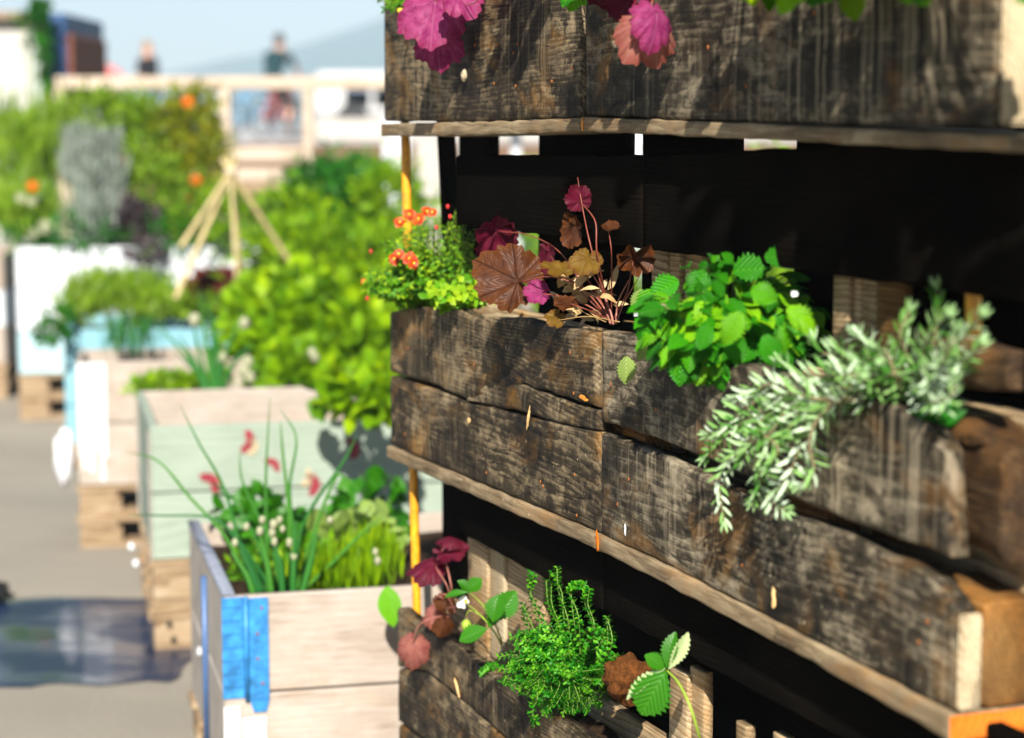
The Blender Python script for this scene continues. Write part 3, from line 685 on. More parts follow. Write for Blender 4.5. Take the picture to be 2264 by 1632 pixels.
# ------------------------------------------------------------------ plant helpers
C3 = Matrix((CR, CU, -CF)).transposed()   # camera space -> world
def cdir(x, y, z=0.0): return (C3 @ Vector((x, y, z)))
def rvec(r=R):
    while True:
        v = Vector((r.uniform(-1,1), r.uniform(-1,1), r.uniform(-1,1)))
        if 0.05 < v.length < 1: return v.normalized()
def lobeleaf(parent, px, py, w, rpx, ang, nrm, mat, cup=.2, r=0., lab=None, lobes=7, wave=.055, space=None, droop=.25, stalk=None, name='leaf', sname='stalk', Y=None):
    C = RW(px, py, w) if Y is None else at(px, py, Y)
    dep = (C - CAM).dot(CF); Rm = rpx/F*dep
    N = cdir(*nrm).normalized(); a = rad(ang); T = cdir(math.cos(a), math.sin(a), 0); T = (T - N*T.dot(N)).normalized()
    mb = MB(); mb.lobed(C, T, N, Rm, cup, r, lobes, wave, droop=droop)
    o = emit(name, mb, M[mat], parent, ID, lab)
    return C
def path(pts, n=6):
    # smooth polyline through points (Catmull-Rom)
    P = [Vector(p) for p in pts]; P = [P[0]*2-P[1]] + P + [P[-1]*2-P[-2]]; out = []
    for i in range(1, len(P)-2):
        for k in range(n):
            t = k/n
            out.append(0.5*((2*P[i]) + (P[i+1]-P[i-1])*t + (2*P[i-1]-5*P[i]+4*P[i+1]-P[i+2])*t*t + (3*P[i]-P[i-1]-3*P[i+1]+P[i+2])*t**3))
    out.append(P[-2]); return out
def side(px, py, A, off=-.006):
    return at(px, py, A.y + off)      # a second point level with A in depth
def rpath(pl, n=6): return path([RW(*p) for p in pl], n)
def stalks(parent, lst, mat, name='stalk', n=6):
    mb = MB()
    for pl, r0, r1 in lst:
        P = rpath(pl); m = len(P); mb.tube(P, [(r0+(r1-r0)*i/(m-1))*.72 for i in range(m)], 6)
    return emit(name, mb, M[mat], parent)

# ------------------------------------------------------------------ bronze coral bells, middle tier
h = thing('coral_bells', 'bronze coral bells with one big veined leaf and red stalks in the far middle planter', 'plant', RW(1350, 700, .06))
base = (1352, 712, .06)
WLIM[0] = 640
lobeleaf(h, 1144, 622, -.045, 86, 150, (-.15, .22, 1), 'heu_brown', cup=.06, r=.1, lab='largest leaf, flat and bronze with dark veins', wave=.05, droop=.15, lobes=7)
lobeleaf(h, 1098, 512, -.02, 62, 205, (.55, -.45, .62), 'heu_crimson', cup=.5, r=.3, lab='folded crimson leaf rising behind the largest', wave=.06)
lobeleaf(h, 1282, 445, .03, 34, 120, (.2, -.2, .9), 'heu_crimson', cup=.3, r=.5, lab='small pink-crimson leaf near the top')
lobeleaf(h, 1272, 500, .03, 44, 250, (-.75, .1, .55), 'heu_brown', cup=.4, r=.6)
lobeleaf(h, 1346, 508, .05, 24, 20, (-.2, .8, .5), 'heu_brown', cup=.5, r=.7)
lobeleaf(h, 1400, 572, .04, 46, 60, (-.1, -.8, .75), 'heu_brown', cup=.5, r=.8, wave=.2)
lobeleaf(h, 1300, 570, .01, 40, 250, (.1, .55, .8), 'heu_olive', cup=.1, r=.2)
lobeleaf(h, 1246, 600, 0, 46, 195, (.2, .85, .4), 'heu_olive', cup=.3, r=.25)
lobeleaf(h, 1214, 560, .01, 40, 265, (-.85, .1, .5), 'heu_crimson', cup=.3, r=.9)
lobeleaf(h, 1196, 648, -.02, 34, 175, (.2, .5, .9), 'heu_pink', cup=.2, r=.4, lab='small magenta leaf tucked under the largest')
lobeleaf(h, 1258, 672, -.01, 30, 200, (.1, .8, .6), 'heu_brown', cup=.3, r=.33)
lobeleaf(h, 1232, 700, -.02, 26, 235, (.1, .6, .8), 'heu_olive', cup=.2, r=.66)
stalks(h, [([base, (1310,560,.05),(1290,470,.03),(1277,392,.03)], .0022, .0010), ([base,(1338,650,.05),(1320,560,.05),(1318,500,.04),(1308,475,.03),(1284,448,.03)], .0024, .0012),
    ([base,(1352,640,.05),(1352,560,.05),(1346,512,.05)], .0018, .0010), ([base,(1385,650,.05),(1396,600,.04),(1400,578,.04)], .0016, .0010),
    ([base,(1320,650,.04),(1290,600,.01),(1298,575,.01)], .0020, .0012), ([base,(1280,640,.02),(1230,585,0),(1218,566,.01)], .0018, .0012),
    ([base,(1300,676,.03),(1240,655,0),(1200,650,-.02)], .0024, .0014), ([base,(1290,640,.02),(1220,612,-.02),(1148,624,-.045)], .0022, .0014),
    ([base,(1300,650,.04),(1240,560,.03),(1170,520,.0),(1102,512,-.02)], .0018, .0012),
    ([base,(1310,690,.02),(1285,680,0),(1262,672,-.01)], .0018, .0011)], 'heu_stem')
stalks(h, [([(1356,718,.05),(1350,690,.05),(1330,640,.04),(1312,610,.03)], .0032, .0012), ([(1350,716,.05),(1335,680,.05),(1305,640,.03)], .0028, .0012), ([(1362,716,.05),(1366,670,.05),(1390,620,.04)], .0026, .001),
    ([(1362,716,.05),(1380,670,.05),(1420,600,.05)], .0020, .0008)], 'heu_stem2', 'stalk_base')
# withered straw leaves at the crown
mb = MB()
for i in range(26):
    P = RW(1300+R.uniform(-70, 60), 640+R.uniform(-30, 70), .05+R.uniform(-.03, .03))
    mb.leaf(P, cdir(R.uniform(-1,1), R.uniform(-.4,1), R.uniform(-.2,.6)), cdir(R.uniform(-.6,.6), .4, 1), R.uniform(.018, .045), R.uniform(.006, .018), R.uniform(.2,1.2), R.uniform(.3,1.6), 5, R.random(), wob=.05)
emit('withered_leaves', mb, M['drygrass'], h)
stalks(h, [([(1370,712,.04),(1300,700,.01),(1236,708,-.03)], .0014, .0007), ([(1340,712,.04),(1290,690,.02),(1260,660,.01)], .0012, .0006), ([(1380,710,.05),(1420,712,.03),(1440,700,.03)], .002, .001),
   ([(1400,716,.04),(1460,700,.05)], .0016, .0008)], 'drygrass', 'dry_twig')

WLIM[0] = None
# ------------------------------------------------------------------ orange flowered herb at the far end
def herbmass(mb, sb, cen, rad_, nst, leafL, leafW, seed, up=0.6, ml=10, spread=1.0, rn=(0, 1), base=None, serr=0, stemr=.0006, tilt=.5):
    r = random.Random(seed); cen = Vector(cen)
    for i in range(nst):
        d = rvec(r); d.z = abs(d.z)*up + d.z*(1-up)
        tip = cen + Vector((d.x*rad_[0], d.y*rad_[1], d.z*rad_[2])) * r.uniform(.65, 1.05)*spread
        b0 = (Vector(base) if base is not None else cen - Vector((0, 0, rad_[2]*.8))) + rvec(r)*min(rad_)*.35
        mid = (b0+tip)*.5 + Vector((d.x, d.y, .6))*min(rad_)*.2
        P = path([b0, mid, tip], 5)
        if sb is not None: sb.tube(P, [stemr*1.3, *([stemr]*(len(P)-1))], 4, r=r.random(), cap=False)
        sh = r.uniform(*rn)
        for k in range(ml):
            t = (0.35+.65*(k+r.random())/ml)*(len(P)-1); j = min(int(t), len(P)-2); q = t-j
            p = P[j].lerp(P[j+1], q); ax = (P[j+1]-P[j]).normalized()
            o = rvec(r); o = (o-ax*o.dot(ax)); o = o.normalized() if o.length > .01 else ax.orthogonal()
            dd = (o + ax*tilt).normalized()
            mb.leaf(p, dd, ax + rvec(r)*.5, leafL*r.uniform(.7, 1.25), leafW*r.uniform(.8, 1.2), .3, r.uniform(0.05, .5), 3, min(1, max(0, sh + r.uniform(-.25, .25))))
def flower(mb, C, N, r_, r, petals=5, ly=2):
    N = Vector(N).normalized(); a = N.orthogonal().normalized(); b = N.cross(a)
    for l in range(ly):
        for k in range(petals):
            an = 2*math.pi*(k+.5*l)/petals + r.uniform(-.2, .2); d = a*math.cos(an)+b*math.sin(an)+N*(.15+.35*l)
            mb.leaf(Vector(C)+N*.001*l, d, N, r_*r.uniform(.85, 1.1)*(1-.25*l), r_*.95, .3, r.uniform(.1, .6), 4, r.random(), shape=.6)
p = thing('flowering_herb', 'bushy fine-leaved herb with small orange flowers spilling over the rack far end', 'plant', RW(940, 690, .05))
mb = MB(); sb = MB()
herbmass(mb, sb, RW(952, 640, .03), (.125, .085, .080), 330, .012, .0055, 1, up=.5, ml=13, base=RW(950, 690, .055))
herbmass(mb, sb, RW(990, 585, .05), (.075, .05, .115), 80, .009, .0035, 2, up=.9, ml=14, base=RW(965, 680, .055), rn=(.5, 1))
herbmass(mb, sb, RW(872, 640, -.01), (.055, .06, .075), 110, .009, .0035, 3, up=.6, ml=12, base=RW(930, 680, .04), rn=(.3, .9))
herbmass(mb, None, RW(1015, 655, .0), (.07, .05, .03), 50, .018, .011, 4, up=.5, ml=8, base=RW(1000, 690, .04), rn=(.5, 1))
herbmass(mb, sb, RW(905, 560, -.01), (.055, .05, .062), 90, .010, .004, 5, up=.7, ml=13, base=RW(935, 680, .03), rn=(.3, 1))
emit('foliage', mb, M['herb'], p); emit('stems', sb, M['thymestem'], p)
rr_ = random.Random(5)
for a, b, w, q in ((884,492,-.02,16),(905,474,-.01,17),(926,484,-.02,18),(944,468,0,15),(956,470,0,13),(872,572,-.05,17),(882,562,-.05,14),(905,572,-.06,18),(915,582,-.06,15),(805,622,-.05,9)):
    C = RW(a, b, w); mb = MB(); flower(mb, C, cdir(rr_.uniform(-.5,.5), rr_.uniform(0,.8), 1), q*.00080, rr_); emit('flower', mb, M['orangeflower'], p)
    mb = MB(); mb.ball(C, .003); emit('flower_centre', mb, M['yellowdot'], p)
for a, b in ((990,457),(995,479),(965,503),(820,556),(812,660)):
    mb = MB(); mb.ball(RW(a, b, 0), .0035, .0035, .0045, 7, 5); emit('bud', mb, M['redbud'], p)

# ------------------------------------------------------------------ lemon balm
p = thing('lemon_balm', 'lush green lemon balm with crinkled toothed leaves spilling over the near middle planter', 'plant', RW(1600, 770, .06))
mb = MB(); sb = MB(); r = random.Random(11)
cen = RW(1618, 702, .015); basep = RW(1600, 775, .06)
def balmleaf(mb, P, d, n, L, r, rn=None):
    mb.leaf(P, d, n, L, L*.68*r.uniform(.85, 1.1), r.uniform(.1, .45), r.uniform(.15, .7), 16, r.random() if rn is None else rn, serr=1, na=3, wob=.02, shape=.42)
n_l = 0
RX = Vector((RF.to_3x3() @ Vector((1,0,0)))); RY = Vector((RF.to_3x3() @ Vector((0,1,0))))
for i in range(380):
    d = rvec(r)
    lx, ly, lz = d.x, -abs(d.y)*.9 + .1, d.z
    k = r.uniform(.72, 1.0)
    P = cen + CR*(lx*.118*k) + Vector((0, ly*.06*k, 0)) + Vector((0, 0, lz*.078*k))
    if lx < -.5 and lz > .4: continue
    out = (CR*lx + Vector((0,1,0))*ly + Vector((0, 0, lz)))
    tip = (out*.6 + Vector((0, 0, -.5)) + rvec(r)*.5)
    nn = (out*.8 + Vector((0, -.5, .75)) + rvec(r)*.45)
    L = r.uniform(.022, .040)*(1 if lz < .6 else .75)
    balmleaf(mb, P, tip, nn, L, r)
    sb.tube(path([basep + rvec(r)*.03, (basep+P)*.5+Vector((0,0,.02)), P], 4), .0011, 4, r=r.random(), cap=False)
# placed leaves: base px, tip px, w, rnd
for (a, b, c_, d_, w, rn) in ((1540,668,1580,732,-.05,.95),(1505,778,1500,850,-.055,.5),(1600,760,1640,800,-.05,.6),(1690,740,1720,812,-.04,.55),(1740,680,1800,735,-.02,.9),(1440,640,1410,690,0,.7),
      (1560,600,1520,560+90,-.03,.4),(1620,600,1700,590,0,.3),(1660,640,1720,660,-.03,.7),(1690,570,1760,562,.02,.2),(1470,700,1430,720,-.04,.6),(1640,690,1600,760,-.06,.8),(1770,700,1806,745,-.01,.95),
      (1570,720,1545,770,-.05,.5),(1620,580,1600,560,0,.5),(1440,770,1415,735,-.03,.4),(1500,620,1440,650,-.02,.6),(1725,720,1745,780,-.02,.7)):
    A = RW(a, b, w); B = side(c_, d_, A); balmleaf(mb, A, B-A, cdir(r.uniform(-.3,.3), r.uniform(.1,.7), 1), (B-A).length*1.1, r, rn)
emit('foliage', mb, M['mint'], p); emit('stems', sb, M['thymestem'], p)
for (a, b, c_, d_, w) in ((1438,752,1412,795,-.045),(1385,788,1385,848,-.05),(1420,640,1405,690,.0)):
    A = RW(a, b, w); B = side(c_, d_, A); mb = MB(); mb.leaf(A, B-A, cdir(.2,.2,1), (B-A).length*1.05, (B-A).length*.72, .3, .3, 18, .5, serr=1, na=3); emit('leaf', mb, M['paleleaf'], p, label='pale yellow-green leaf at the left edge of the lemon balm')
mb = MB(); rr_ = random.Random(3); flower(mb, RW(1757, 650, 0), cdir(0,.3,1), .005, rr_, 4, 1); emit('flower', mb, M['petal'], p)

# ------------------------------------------------------------------ rosemary
p = thing('rosemary', 'silvery rosemary trailing down over the boards at the near end', 'plant', RW(2050, 900, .06))
mb = MB(); sb = MB(); r = random.Random(21)
def rose(pl, dens=1.0, L=.028, rn=(.35, 1)):
    P = rpath(pl, 8)
    L *= 1.05
    ln = [0]
    for i in range(1, len(P)): ln.append(ln[-1] + (P[i]-P[i-1]).length)
    tot = ln[-1]; m = len(P); sb.tube(P, [.0022-.0012*i/(m-1) for i in range(m)], 5, r=.5)
    nn = int(tot/.0082*dens); sh = r.uniform(*rn)
    for k in range(nn):
        t = tot*(.08+.92*(k+.5)/nn); j = max(i for i in range(m-1) if ln[i] <= t); q = (t-ln[j])/max(1e-6, ln[j+1]-ln[j])
        p_ = P[j].lerp(P[j+1], min(1, q)); ax = (P[min(j+2, m-1)]-P[j]).normalized()
        a = ax.orthogonal().normalized(); b = ax.cross(a)
        tipq = t/tot
        for s_ in (0, math.pi):
            an = k*1.57+s_+r.uniform(-.4, .4); o = a*math.cos(an)+b*math.sin(an)
            d = (o*(1.15-.35*tipq) + ax*(.55+.8*tipq**3) + Vector((0,0,.12))).normalized()
            mb.leaf(p_, d, ax*.6+o*-.3+Vector((0,0,.5)), L*r.uniform(.75, 1.15)*(1-.35*(tipq**4)), .0046*r.uniform(.8,1.15), -.5, r.uniform(-.4, .5), 5, min(1, max(0, sh+r.uniform(-.5, .35))), shape=.5)
    for k in range(6):
        an = k*1.05; o = ax.orthogonal(); 
        mb.leaf(P[-1], ax + (a*math.cos(an)+b*math.sin(an))*.5, -(a*math.cos(an)+b*math.sin(an)), L*.6, .004, -.4, .1, 4, .7)
ST = [
 [(2040,880,.05),(2060,780,.03),(2075,700,.03),(2070,640,.03)],
 [(2040,880,.05),(2090,800,.02),(2130,745,.0),(2165,700,0)],
 [(2040,890,.05),(2100,820,.02),(2140,790,.0),(2165,765,0)],
 [(2030,880,.05),(2010,800,.02),(1990,740,.0),(2010,690,.01)],
 [(2030,880,.05),(1960,800,.0),(1920,760,.0),(1890,735,.02)],
 [(2020,890,.05),(1940,830,.0),(1870,790,.0),(1820,780,-.01),(1800,750,0)],
 [(2010,890,.05),(1920,850,-.01),(1840,830,-.03),(1770,830,-.04),(1725,800,-.04)],
 [(2000,890,.05),(1880,860,-.02),(1770,860,-.04),(1680,860,-.05),(1620,885,-.05)],
 [(1990,890,.05),(1860,870,-.02),(1740,900,-.05),(1650,930,-.06),(1580,985,-.06),(1560,1010,-.06)],
 [(1980,890,.04),(1840,880,-.03),(1720,930,-.05),(1640,990,-.06),(1590,1050,-.06),(1595,1110,-.05),(1600,1150,-.045)],
 [(1980,890,.04),(1840,890,-.03),(1740,950,-.05),(1690,1000,-.06),(1680,1060,-.06),(1665,1105,-.055)],
 [(1980,890,.04),(1850,890,-.03),(1780,950,-.05),(1760,1010,-.055),(1740,1060,-.055),(1700,1100,-.05),(1735,1128,-.05)],
 [(1850,880,-.03),(1800,940,-.05),(1790,990,-.055),(1800,1040,-.05),(1770,1070,-.05)],
 [(1740,900,-.05),(1700,960,-.065),(1660,980,-.07),(1640,1010,-.07)],
 [(1680,880,-.05),(1620,930,-.06),(1590,950,-.06),(1565,960,-.06)],
 [(1990,880,.03),(1900,810,-.01),(1850,770,-.02)],
 [(2020,870,.04),(2040,800,.0),(2050,750,-.02),(2090,700,-.02)],
 [(2020,870,.04),(2070,820,-.02),(2100,770,-.03),(2110,740,-.03)],
 [(1960,860,.02),(1900,830,-.04),(1850,810,-.05)],
 [(1760,860,-.05),(1700,850,-.06),(1660,870,-.07)],
 [(1700,900,-.05),(1680,950,-.07),(1720,990,-.07),(1700,1030,-.07)],
 [(2000,880,.03),(1980,830,-.01),(1960,780,-.02),(1940,770,-.02)],
 [(2040,880,.05),(2060,890,.0),(2100,880,-.02),(2110,850,-.02)],
 [(1850,890,-.02),(1800,880,-.05),(1740,870,-.06),(1710,890,-.06)],
]
for i, pl in enumerate(ST):
    rose(pl)
for i in range(3):
    b = ST[r.choice((4,5,6,7,8,15,18))]; j = r.randrange(1, len(b)-1); q = b[j]
    rose([q, (q[0]+r.uniform(-50,40), q[1]+r.uniform(-25,30), q[2]-.015), (q[0]+r.uniform(-90,60), q[1]+r.uniform(-60,40), q[2]-.02)], 1.0, .024, (.1, .9))
emit('needles', mb, M['rosemary'], p); emit('stems', sb, M['rosestem'], p)
p = thing('herb_seedling', 'small dark green seedling behind the broken board end right of the rosemary', 'plant', RW(2085, 925, .03)); mb = MB()
for i in range(16):
    mb.leaf(RW(2080, 930, .02)+rvec(r)*.008, cdir(r.uniform(-1,1), r.uniform(0,1), r.uniform(0,.5)), cdir(0,.4,1), .03, .009, .3, .4, 4, r.random()*.5)
emit('foliage', mb, M['thyme'], p)

# ------------------------------------------------------------------ thyme
p = thing('thyme', 'dense round mat of bright green thyme hanging over the lowest planter', 'plant', RW(1250, 1520, .05))
mb = MB(); sb = MB(); r = random.Random(31); cen = RW(1240, 1475, .0); tb = RW(1300, 1500, .05)
for i in range(300):
    d = rvec(r); lx, ly, lz = d.x, -abs(d.y)*.8+.15, d.z
    k = r.uniform(.6, 1.0)
    tip = cen + CR*(lx*.112*k) + Vector((0, ly*.06*k, 0)) + Vector((0, 0, lz*.085*k))
    b0 = cen.lerp(tip, .25) + Vector((0, .02, 0)) + rvec(r)*.015
    P = path([b0, b0.lerp(tip, .55)+rvec(r)*.012, tip], 5); sh = r.uniform(.1, .9)
    sb.tube(P, .0008, 4, cap=False)
    for k in range(15):
        t = (.15+.85*k/14)*(len(P)-1); j = min(int(t), len(P)-2); q = P[j].lerp(P[j+1], t-j); ax = (P[j+1]-P[j]).normalized(); a = ax.orthogonal().normalized(); b = ax.cross(a)
        for s_ in (0, math.pi):
            an = k*1.57+s_; o = a*math.cos(an)+b*math.sin(an)
            mb.leaf(q, o+ax*.6, ax+cdir(0,0,.4), r.uniform(.006, .0105), r.uniform(.0035, .0055), .3, .3, 3, min(1, max(0, sh+r.uniform(-.2,.2)+.25*(k>12))))
for (pts_, ml) in (([(1270,1450,.02),(1255,1370,.0),(1240,1310,0),(1228,1262,0)], 26), ([(1240,1460,.0),(1200,1380,0),(1180,1310,0),(1178,1272,0)], 24), ([(1290,1440,.02),(1275,1360,0),(1265,1300,0),(1290,1290,0)], 24), ([(1300,1450,.02),(1310,1390,0),(1300,1340,0),(1305,1310,0)], 22),
                   ([(1180,1500,-.03),(1185,1540,-.05),(1180,1575,-.055),(1178,1600,-.055)], 18), ([(1330,1470,0),(1350,1420,0),(1345,1370,0)], 18), ([(1210,1440,0),(1170,1380,-.01),(1160,1340,-.01)], 18), ([(1120,1480,-.02),(1090,1470,-.03),(1070,1490,-.03)], 14), ([(1250,1400,0),(1220,1340,0),(1215,1290,.01)], 20)):
    for v_ in range(2):
        P = rpath([(a+R.uniform(-8,8), b+R.uniform(-6,6), w) for a, b, w in pts_], 6); sb.tube(P, .0011, 5, cap=False)
        for k in range(ml):
            t = (.05+.95*k/(ml-1))*(len(P)-1); j = min(int(t), len(P)-2); q = P[j].lerp(P[j+1], t-j); ax = (P[j+1]-P[j]).normalized(); a = ax.orthogonal().normalized(); b = ax.cross(a)
            for s_ in (0, math.pi):
                an = k*1.57+s_; o = a*math.cos(an)+b*math.sin(an)
                mb.leaf(q, o+ax*.5, ax+cdir(0,0,.4), r.uniform(.008, .012), .0055, .3, .3, 3, r.uniform(.2, 1))
emit('foliage', mb, M['thyme'], p); emit('stems', sb, M['thymestem'], p)
p2 = MB(); p2.ball(RW(1385, 1500, .03), .034, .03, .034, 24, 16, wob=.5)
single('root_ball', 'brown crumbly root ball exposed beside the thyme', 'soil', p2, plain('root_soil', (0.10, 0.035, 0.008), 0.95, 0, 0.6, 160, 0.1, 1.0))

# ------------------------------------------------------------------ strawberries, lowest tier
def straw_leaf(parent, base, tip, w, wd, nrm=(0,.2,1), mat='strawb', lab=None, fold=.25, curl=.35, w2=None):
    A = RW(*base, w); B = side(*tip, A); mb = MB(); L = (B-A).length
    mb.leaf(A, B-A, cdir(*nrm), L*1.05, L*wd, fold, curl, 20, .5, serr=1, na=3, shape=.55); return emit('leaf', mb, M[mat], parent, ID, lab)
p = thing('strawberry_plant', 'young strawberry plant with a white flower between crimson leaves and thyme', 'plant', RW(1080, 1440, .05))
straw_leaf(p, (1035,1310), (985,1312), -.02, .5, (.1,.9,.5)); straw_leaf(p, (1038,1308), (1060,1280), -.01, .9, (.1,.6,.8)); straw_leaf(p, (1040,1312), (1018,1282), -.01, .8, (0,.8,.5))
straw_leaf(p, (1092,1372), (1138,1312), -.01, .7, (.2,.3,1)); straw_leaf(p, (1090,1376), (1098,1320), -.02, .8, (-.3,.4,1)); straw_leaf(p, (1078,1390), (1015,1410), -.03, .65, (.1,.7,.8)); straw_leaf(p, (1080,1388), (1100,1345), -.02, .6, (.1,.5,.8))
stalks(p, [([(1110,1420,.04),(1090,1370,.0),(1060,1330,-.01),(1035,1308,-.01)], .0022, .0013), ([(1110,1425,.04),(1080,1380,-.01),(1045,1345,-.02),(1026,1334,-.02)], .0022, .0013), ([(1110,1430,.04),(1095,1400,0),(1085,1385,-.01)], .0018, .0012),
    ([(1070,1365,0),(1040,1350,-.02),(1030,1362,-.025)], .0014, .001)], 'strawstem')
mb = MB(); rr_ = random.Random(8); flower(mb, RW(1024,1332,-.025), cdir(-.6,.2,1), .013, rr_, 5, 1); emit('flower', mb, M['petal'], p); mb = MB(); mb.ball(RW(1030,1330,-.027), .0035); emit('flower_centre', mb, M['yellowdot'], p)
mb = MB(); mb.ball(RW(1031,1382,-.025), .0085, .0085, .010, 12, 8); emit('fruit', mb, M['strawstem'], p, label='small unripe yellow-green strawberry')
p = thing('strawberry_runner', 'single large three-part strawberry leaf on a long curved stalk, lower centre', 'plant', RW(1560, 1690, .05))
hub = (1473, 1483)
straw_leaf(p, hub, (1415,1580), -.055, .78, (-.2,.2,1), lab='large hanging lobe', fold=.4)
straw_leaf(p, (1471,1478), (1378,1530), -.05, .42, (-.3,.8,.4), 'strawunder')
straw_leaf(p, (1470,1480), (1432,1448), -.05, .7, (-.1,.5,.8)); straw_leaf(p, (1474,1478), (1484,1402), -.05, .5, (-.6,.1,.8)); straw_leaf(p, (1478,1480), (1526,1408), -.05, .38, (.4,.1,.9), 'strawunder')
stalks(p, [([(1560,1690,0),(1545,1625,-.04),(1525,1560,-.055),(1500,1510,-.055),(1474,1482,-.055)], .0032, .0020)], 'strawstem')
# crimson coral bells, lowest tier
p = thing('coral_bells', 'small crimson coral bells with wilted leaves in the far corner of the lowest planter', 'plant', RW(990, 1370, .04))
lobeleaf(p, 985, 1192, .0, 34, 60, (-.1, .85, .45), 'heu_crimson', cup=-.3, r=.2, droop=.5)
lobeleaf(p, 962, 1248, -.01, 50, 185, (.1, .8, .5), 'heu_crimson', cup=-.2, r=.5, droop=.4); lobeleaf(p, 985, 1226, .0, 42, 20, (-.3, .7, .5), 'heu_crimson', cup=.2, r=.8)
lobeleaf(p, 912, 1425, -.05, 42, 262, (-.1, .15, 1), 'heu_salmon', cup=-.6, r=.1, lab='faded pink leaf hanging outside the planter', droop=.3)
lobeleaf(p, 965, 1350, .0, 34, 200, (-.2, .5, .8), 'heu_salmon', cup=-.6, r=.4, lab='wilted curled leaf at the crown'); lobeleaf(p, 990, 1335, .0, 28, 90, (.3, .4, .8), 'heu_brown', cup=-.5, r=.6); lobeleaf(p, 985, 1378, -.01, 26, 250, (.3, .2, .9), 'heu_brown', cup=-.4, r=.9)
stalks(p, [([(1000,1360,.03),(998,1300,0),(985,1240,0),(970,1195,0)], .0028, .0016), ([(1000,1350,.02),(990,1300,0),(970,1265,-.01),(962,1250,-.01)], .0022, .0014), ([(1000,1365,.02),(960,1365,-.02),(925,1385,-.045),(912,1425,-.05)], .0022, .0015),
   ([(1000,1360,.02),(975,1320,-.01),(955,1335,-.02),(965,1352,-.01)], .002, .0014), ([(1010,1360,.02),(985,1315,-.01),(960,1325,-.02)], .002, .0014), ([(985,1345,-.01),(1020,1340,-.01),(1080,1330,.01)], .0014, .0008)], 'heu_stem2')

# ------------------------------------------------------------------ top tier plants
p = thing('coral_bells', 'magenta coral bells hanging over the top planter at its far corner', 'plant', RW(960, -110, .05))
lobeleaf(p, 962, 5, -.06, 84, 265, (.05, .35, 1), 'heu_pink', cup=.05, r=.2, lab='large bright magenta leaf', wave=.07, droop=.35)
lobeleaf(p, 968, 70, -.045, 62, 272, (.0, .45, 1), 'heu_pink', cup=-.1, r=.7, lab='lower magenta leaf half hidden by the large one', wave=.07, droop=.5)
lobeleaf(p, 1010, -20, -.05, 60, 300, (.3, .5, 1), 'heu_pink', cup=.1, r=.45, wave=.07)
stalks(p, [([(980,-110,.05),(970,-60,-.04),(962,5,-.06)], .0028, .002), ([(1000,-110,.05),(990,-40,-.03),(968,70,-.045)], .0028, .002), ([(1080,-30,-.03),(1050,5,-.04),(1025,12,-.04)], .0018, .0012)], 'heu_stem2')
p = thing('coral_bells', 'crimson and pink coral bells drooping over the joint of the top planters', 'plant', RW(1400, -140, .05))
lobeleaf(p, 1400, -10, -.05, 64, 245, (-.3, .5, .8), 'heu_crimson', cup=.2, r=.3)
lobeleaf(p, 1452, 30, -.055, 62, 262, (.5, .2, .9), 'heu_pink', cup=-.4, r=.1, droop=.1)
lobeleaf(p, 1432, 48, -.06, 76, 292, (.25, .25, 1), 'heu_salmon', cup=-.7, r=.6, lab='faded pink leaf with yellowing tip', droop=.1)
lobeleaf(p, 1330, -40, -.03, 60, 210, (-.3, .5, .8), 'heu_crimson', cup=.2, r=.9)
stalks(p, [([(1420,-140,.05),(1400,-60,-.04),(1400,-10,-.05)], .0026, .002), ([(1440,-140,.05),(1450,-60,-.04),(1440,20,-.06)], .0026, .0018), ([(1420,0,-.05),(1370,28,-.05),(1335,45,-.045)], .002, .0012)], 'heu_stem')
mb = MB(); A = RW(1408, -5, -.07); B = side(1436, 96, A); mb.leaf(A, B-A, cdir(.5, 0, 1), (B-A).length, .012, 1.2, .1, 14, .1, serr=1, na=2); emit('withered_leaf', mb, M['purple'], p)
def topleafy(label, spots, px0, mat='brightleaf', seed=1):
    p = thing('balm_plant', label, 'plant', RW(px0, -150, .05), group='green leafy plants of the top planter'); r = random.Random(seed); mb = MB(); sb = MB()
    for (a, b, c_, d_, w) in spots:
        A = RW(a, b, w); B = side(c_, d_, A); L = (B-A).length
        mb.leaf(A, B-A, cdir(r.uniform(-.3,.3), r.uniform(.2,.7), 1), L*1.1, L*.75, .3, .5, 14, r.random(), serr=1, na=2)
        sb.tube(path([RW(px0, -150, .05), RW((a+px0)/2, b-60, -.02), A], 5), .0012, 5)
    emit('foliage', mb, M[mat], p); emit('stems', sb, M['thymestem'], p)
topleafy('leafy green plant whose lowest leaf tip dips into view left of the brighter one', [(1690,-50,1712,18,-.05),(1650,-60,1668,8,-.05),(1600,-80,1560,-10,-.06),(1640,-110,1600,-40,-.07),(1700,-110,1740,-40,-.06),(1660,-90,1700,-30,-.08)], 1660, seed=2)
topleafy('leafy green plant with a bright leaf tip hanging over the mottled board', [(1872,-40,1895,40,-.05),(1860,-60,1850,-5,-.06),(1900,-80,1940,-20,-.06),(1840,-90,1800,-30,-.07),(1880,-100,1900,-40,-.08)], 1870, seed=3)
p = thing('overhanging_leaves', 'leafy growth hanging out over the near top planter, mostly above the picture', 'plant', RW(2000, -220, .05)); mb = MB(); r = random.Random(9); sb = MB()
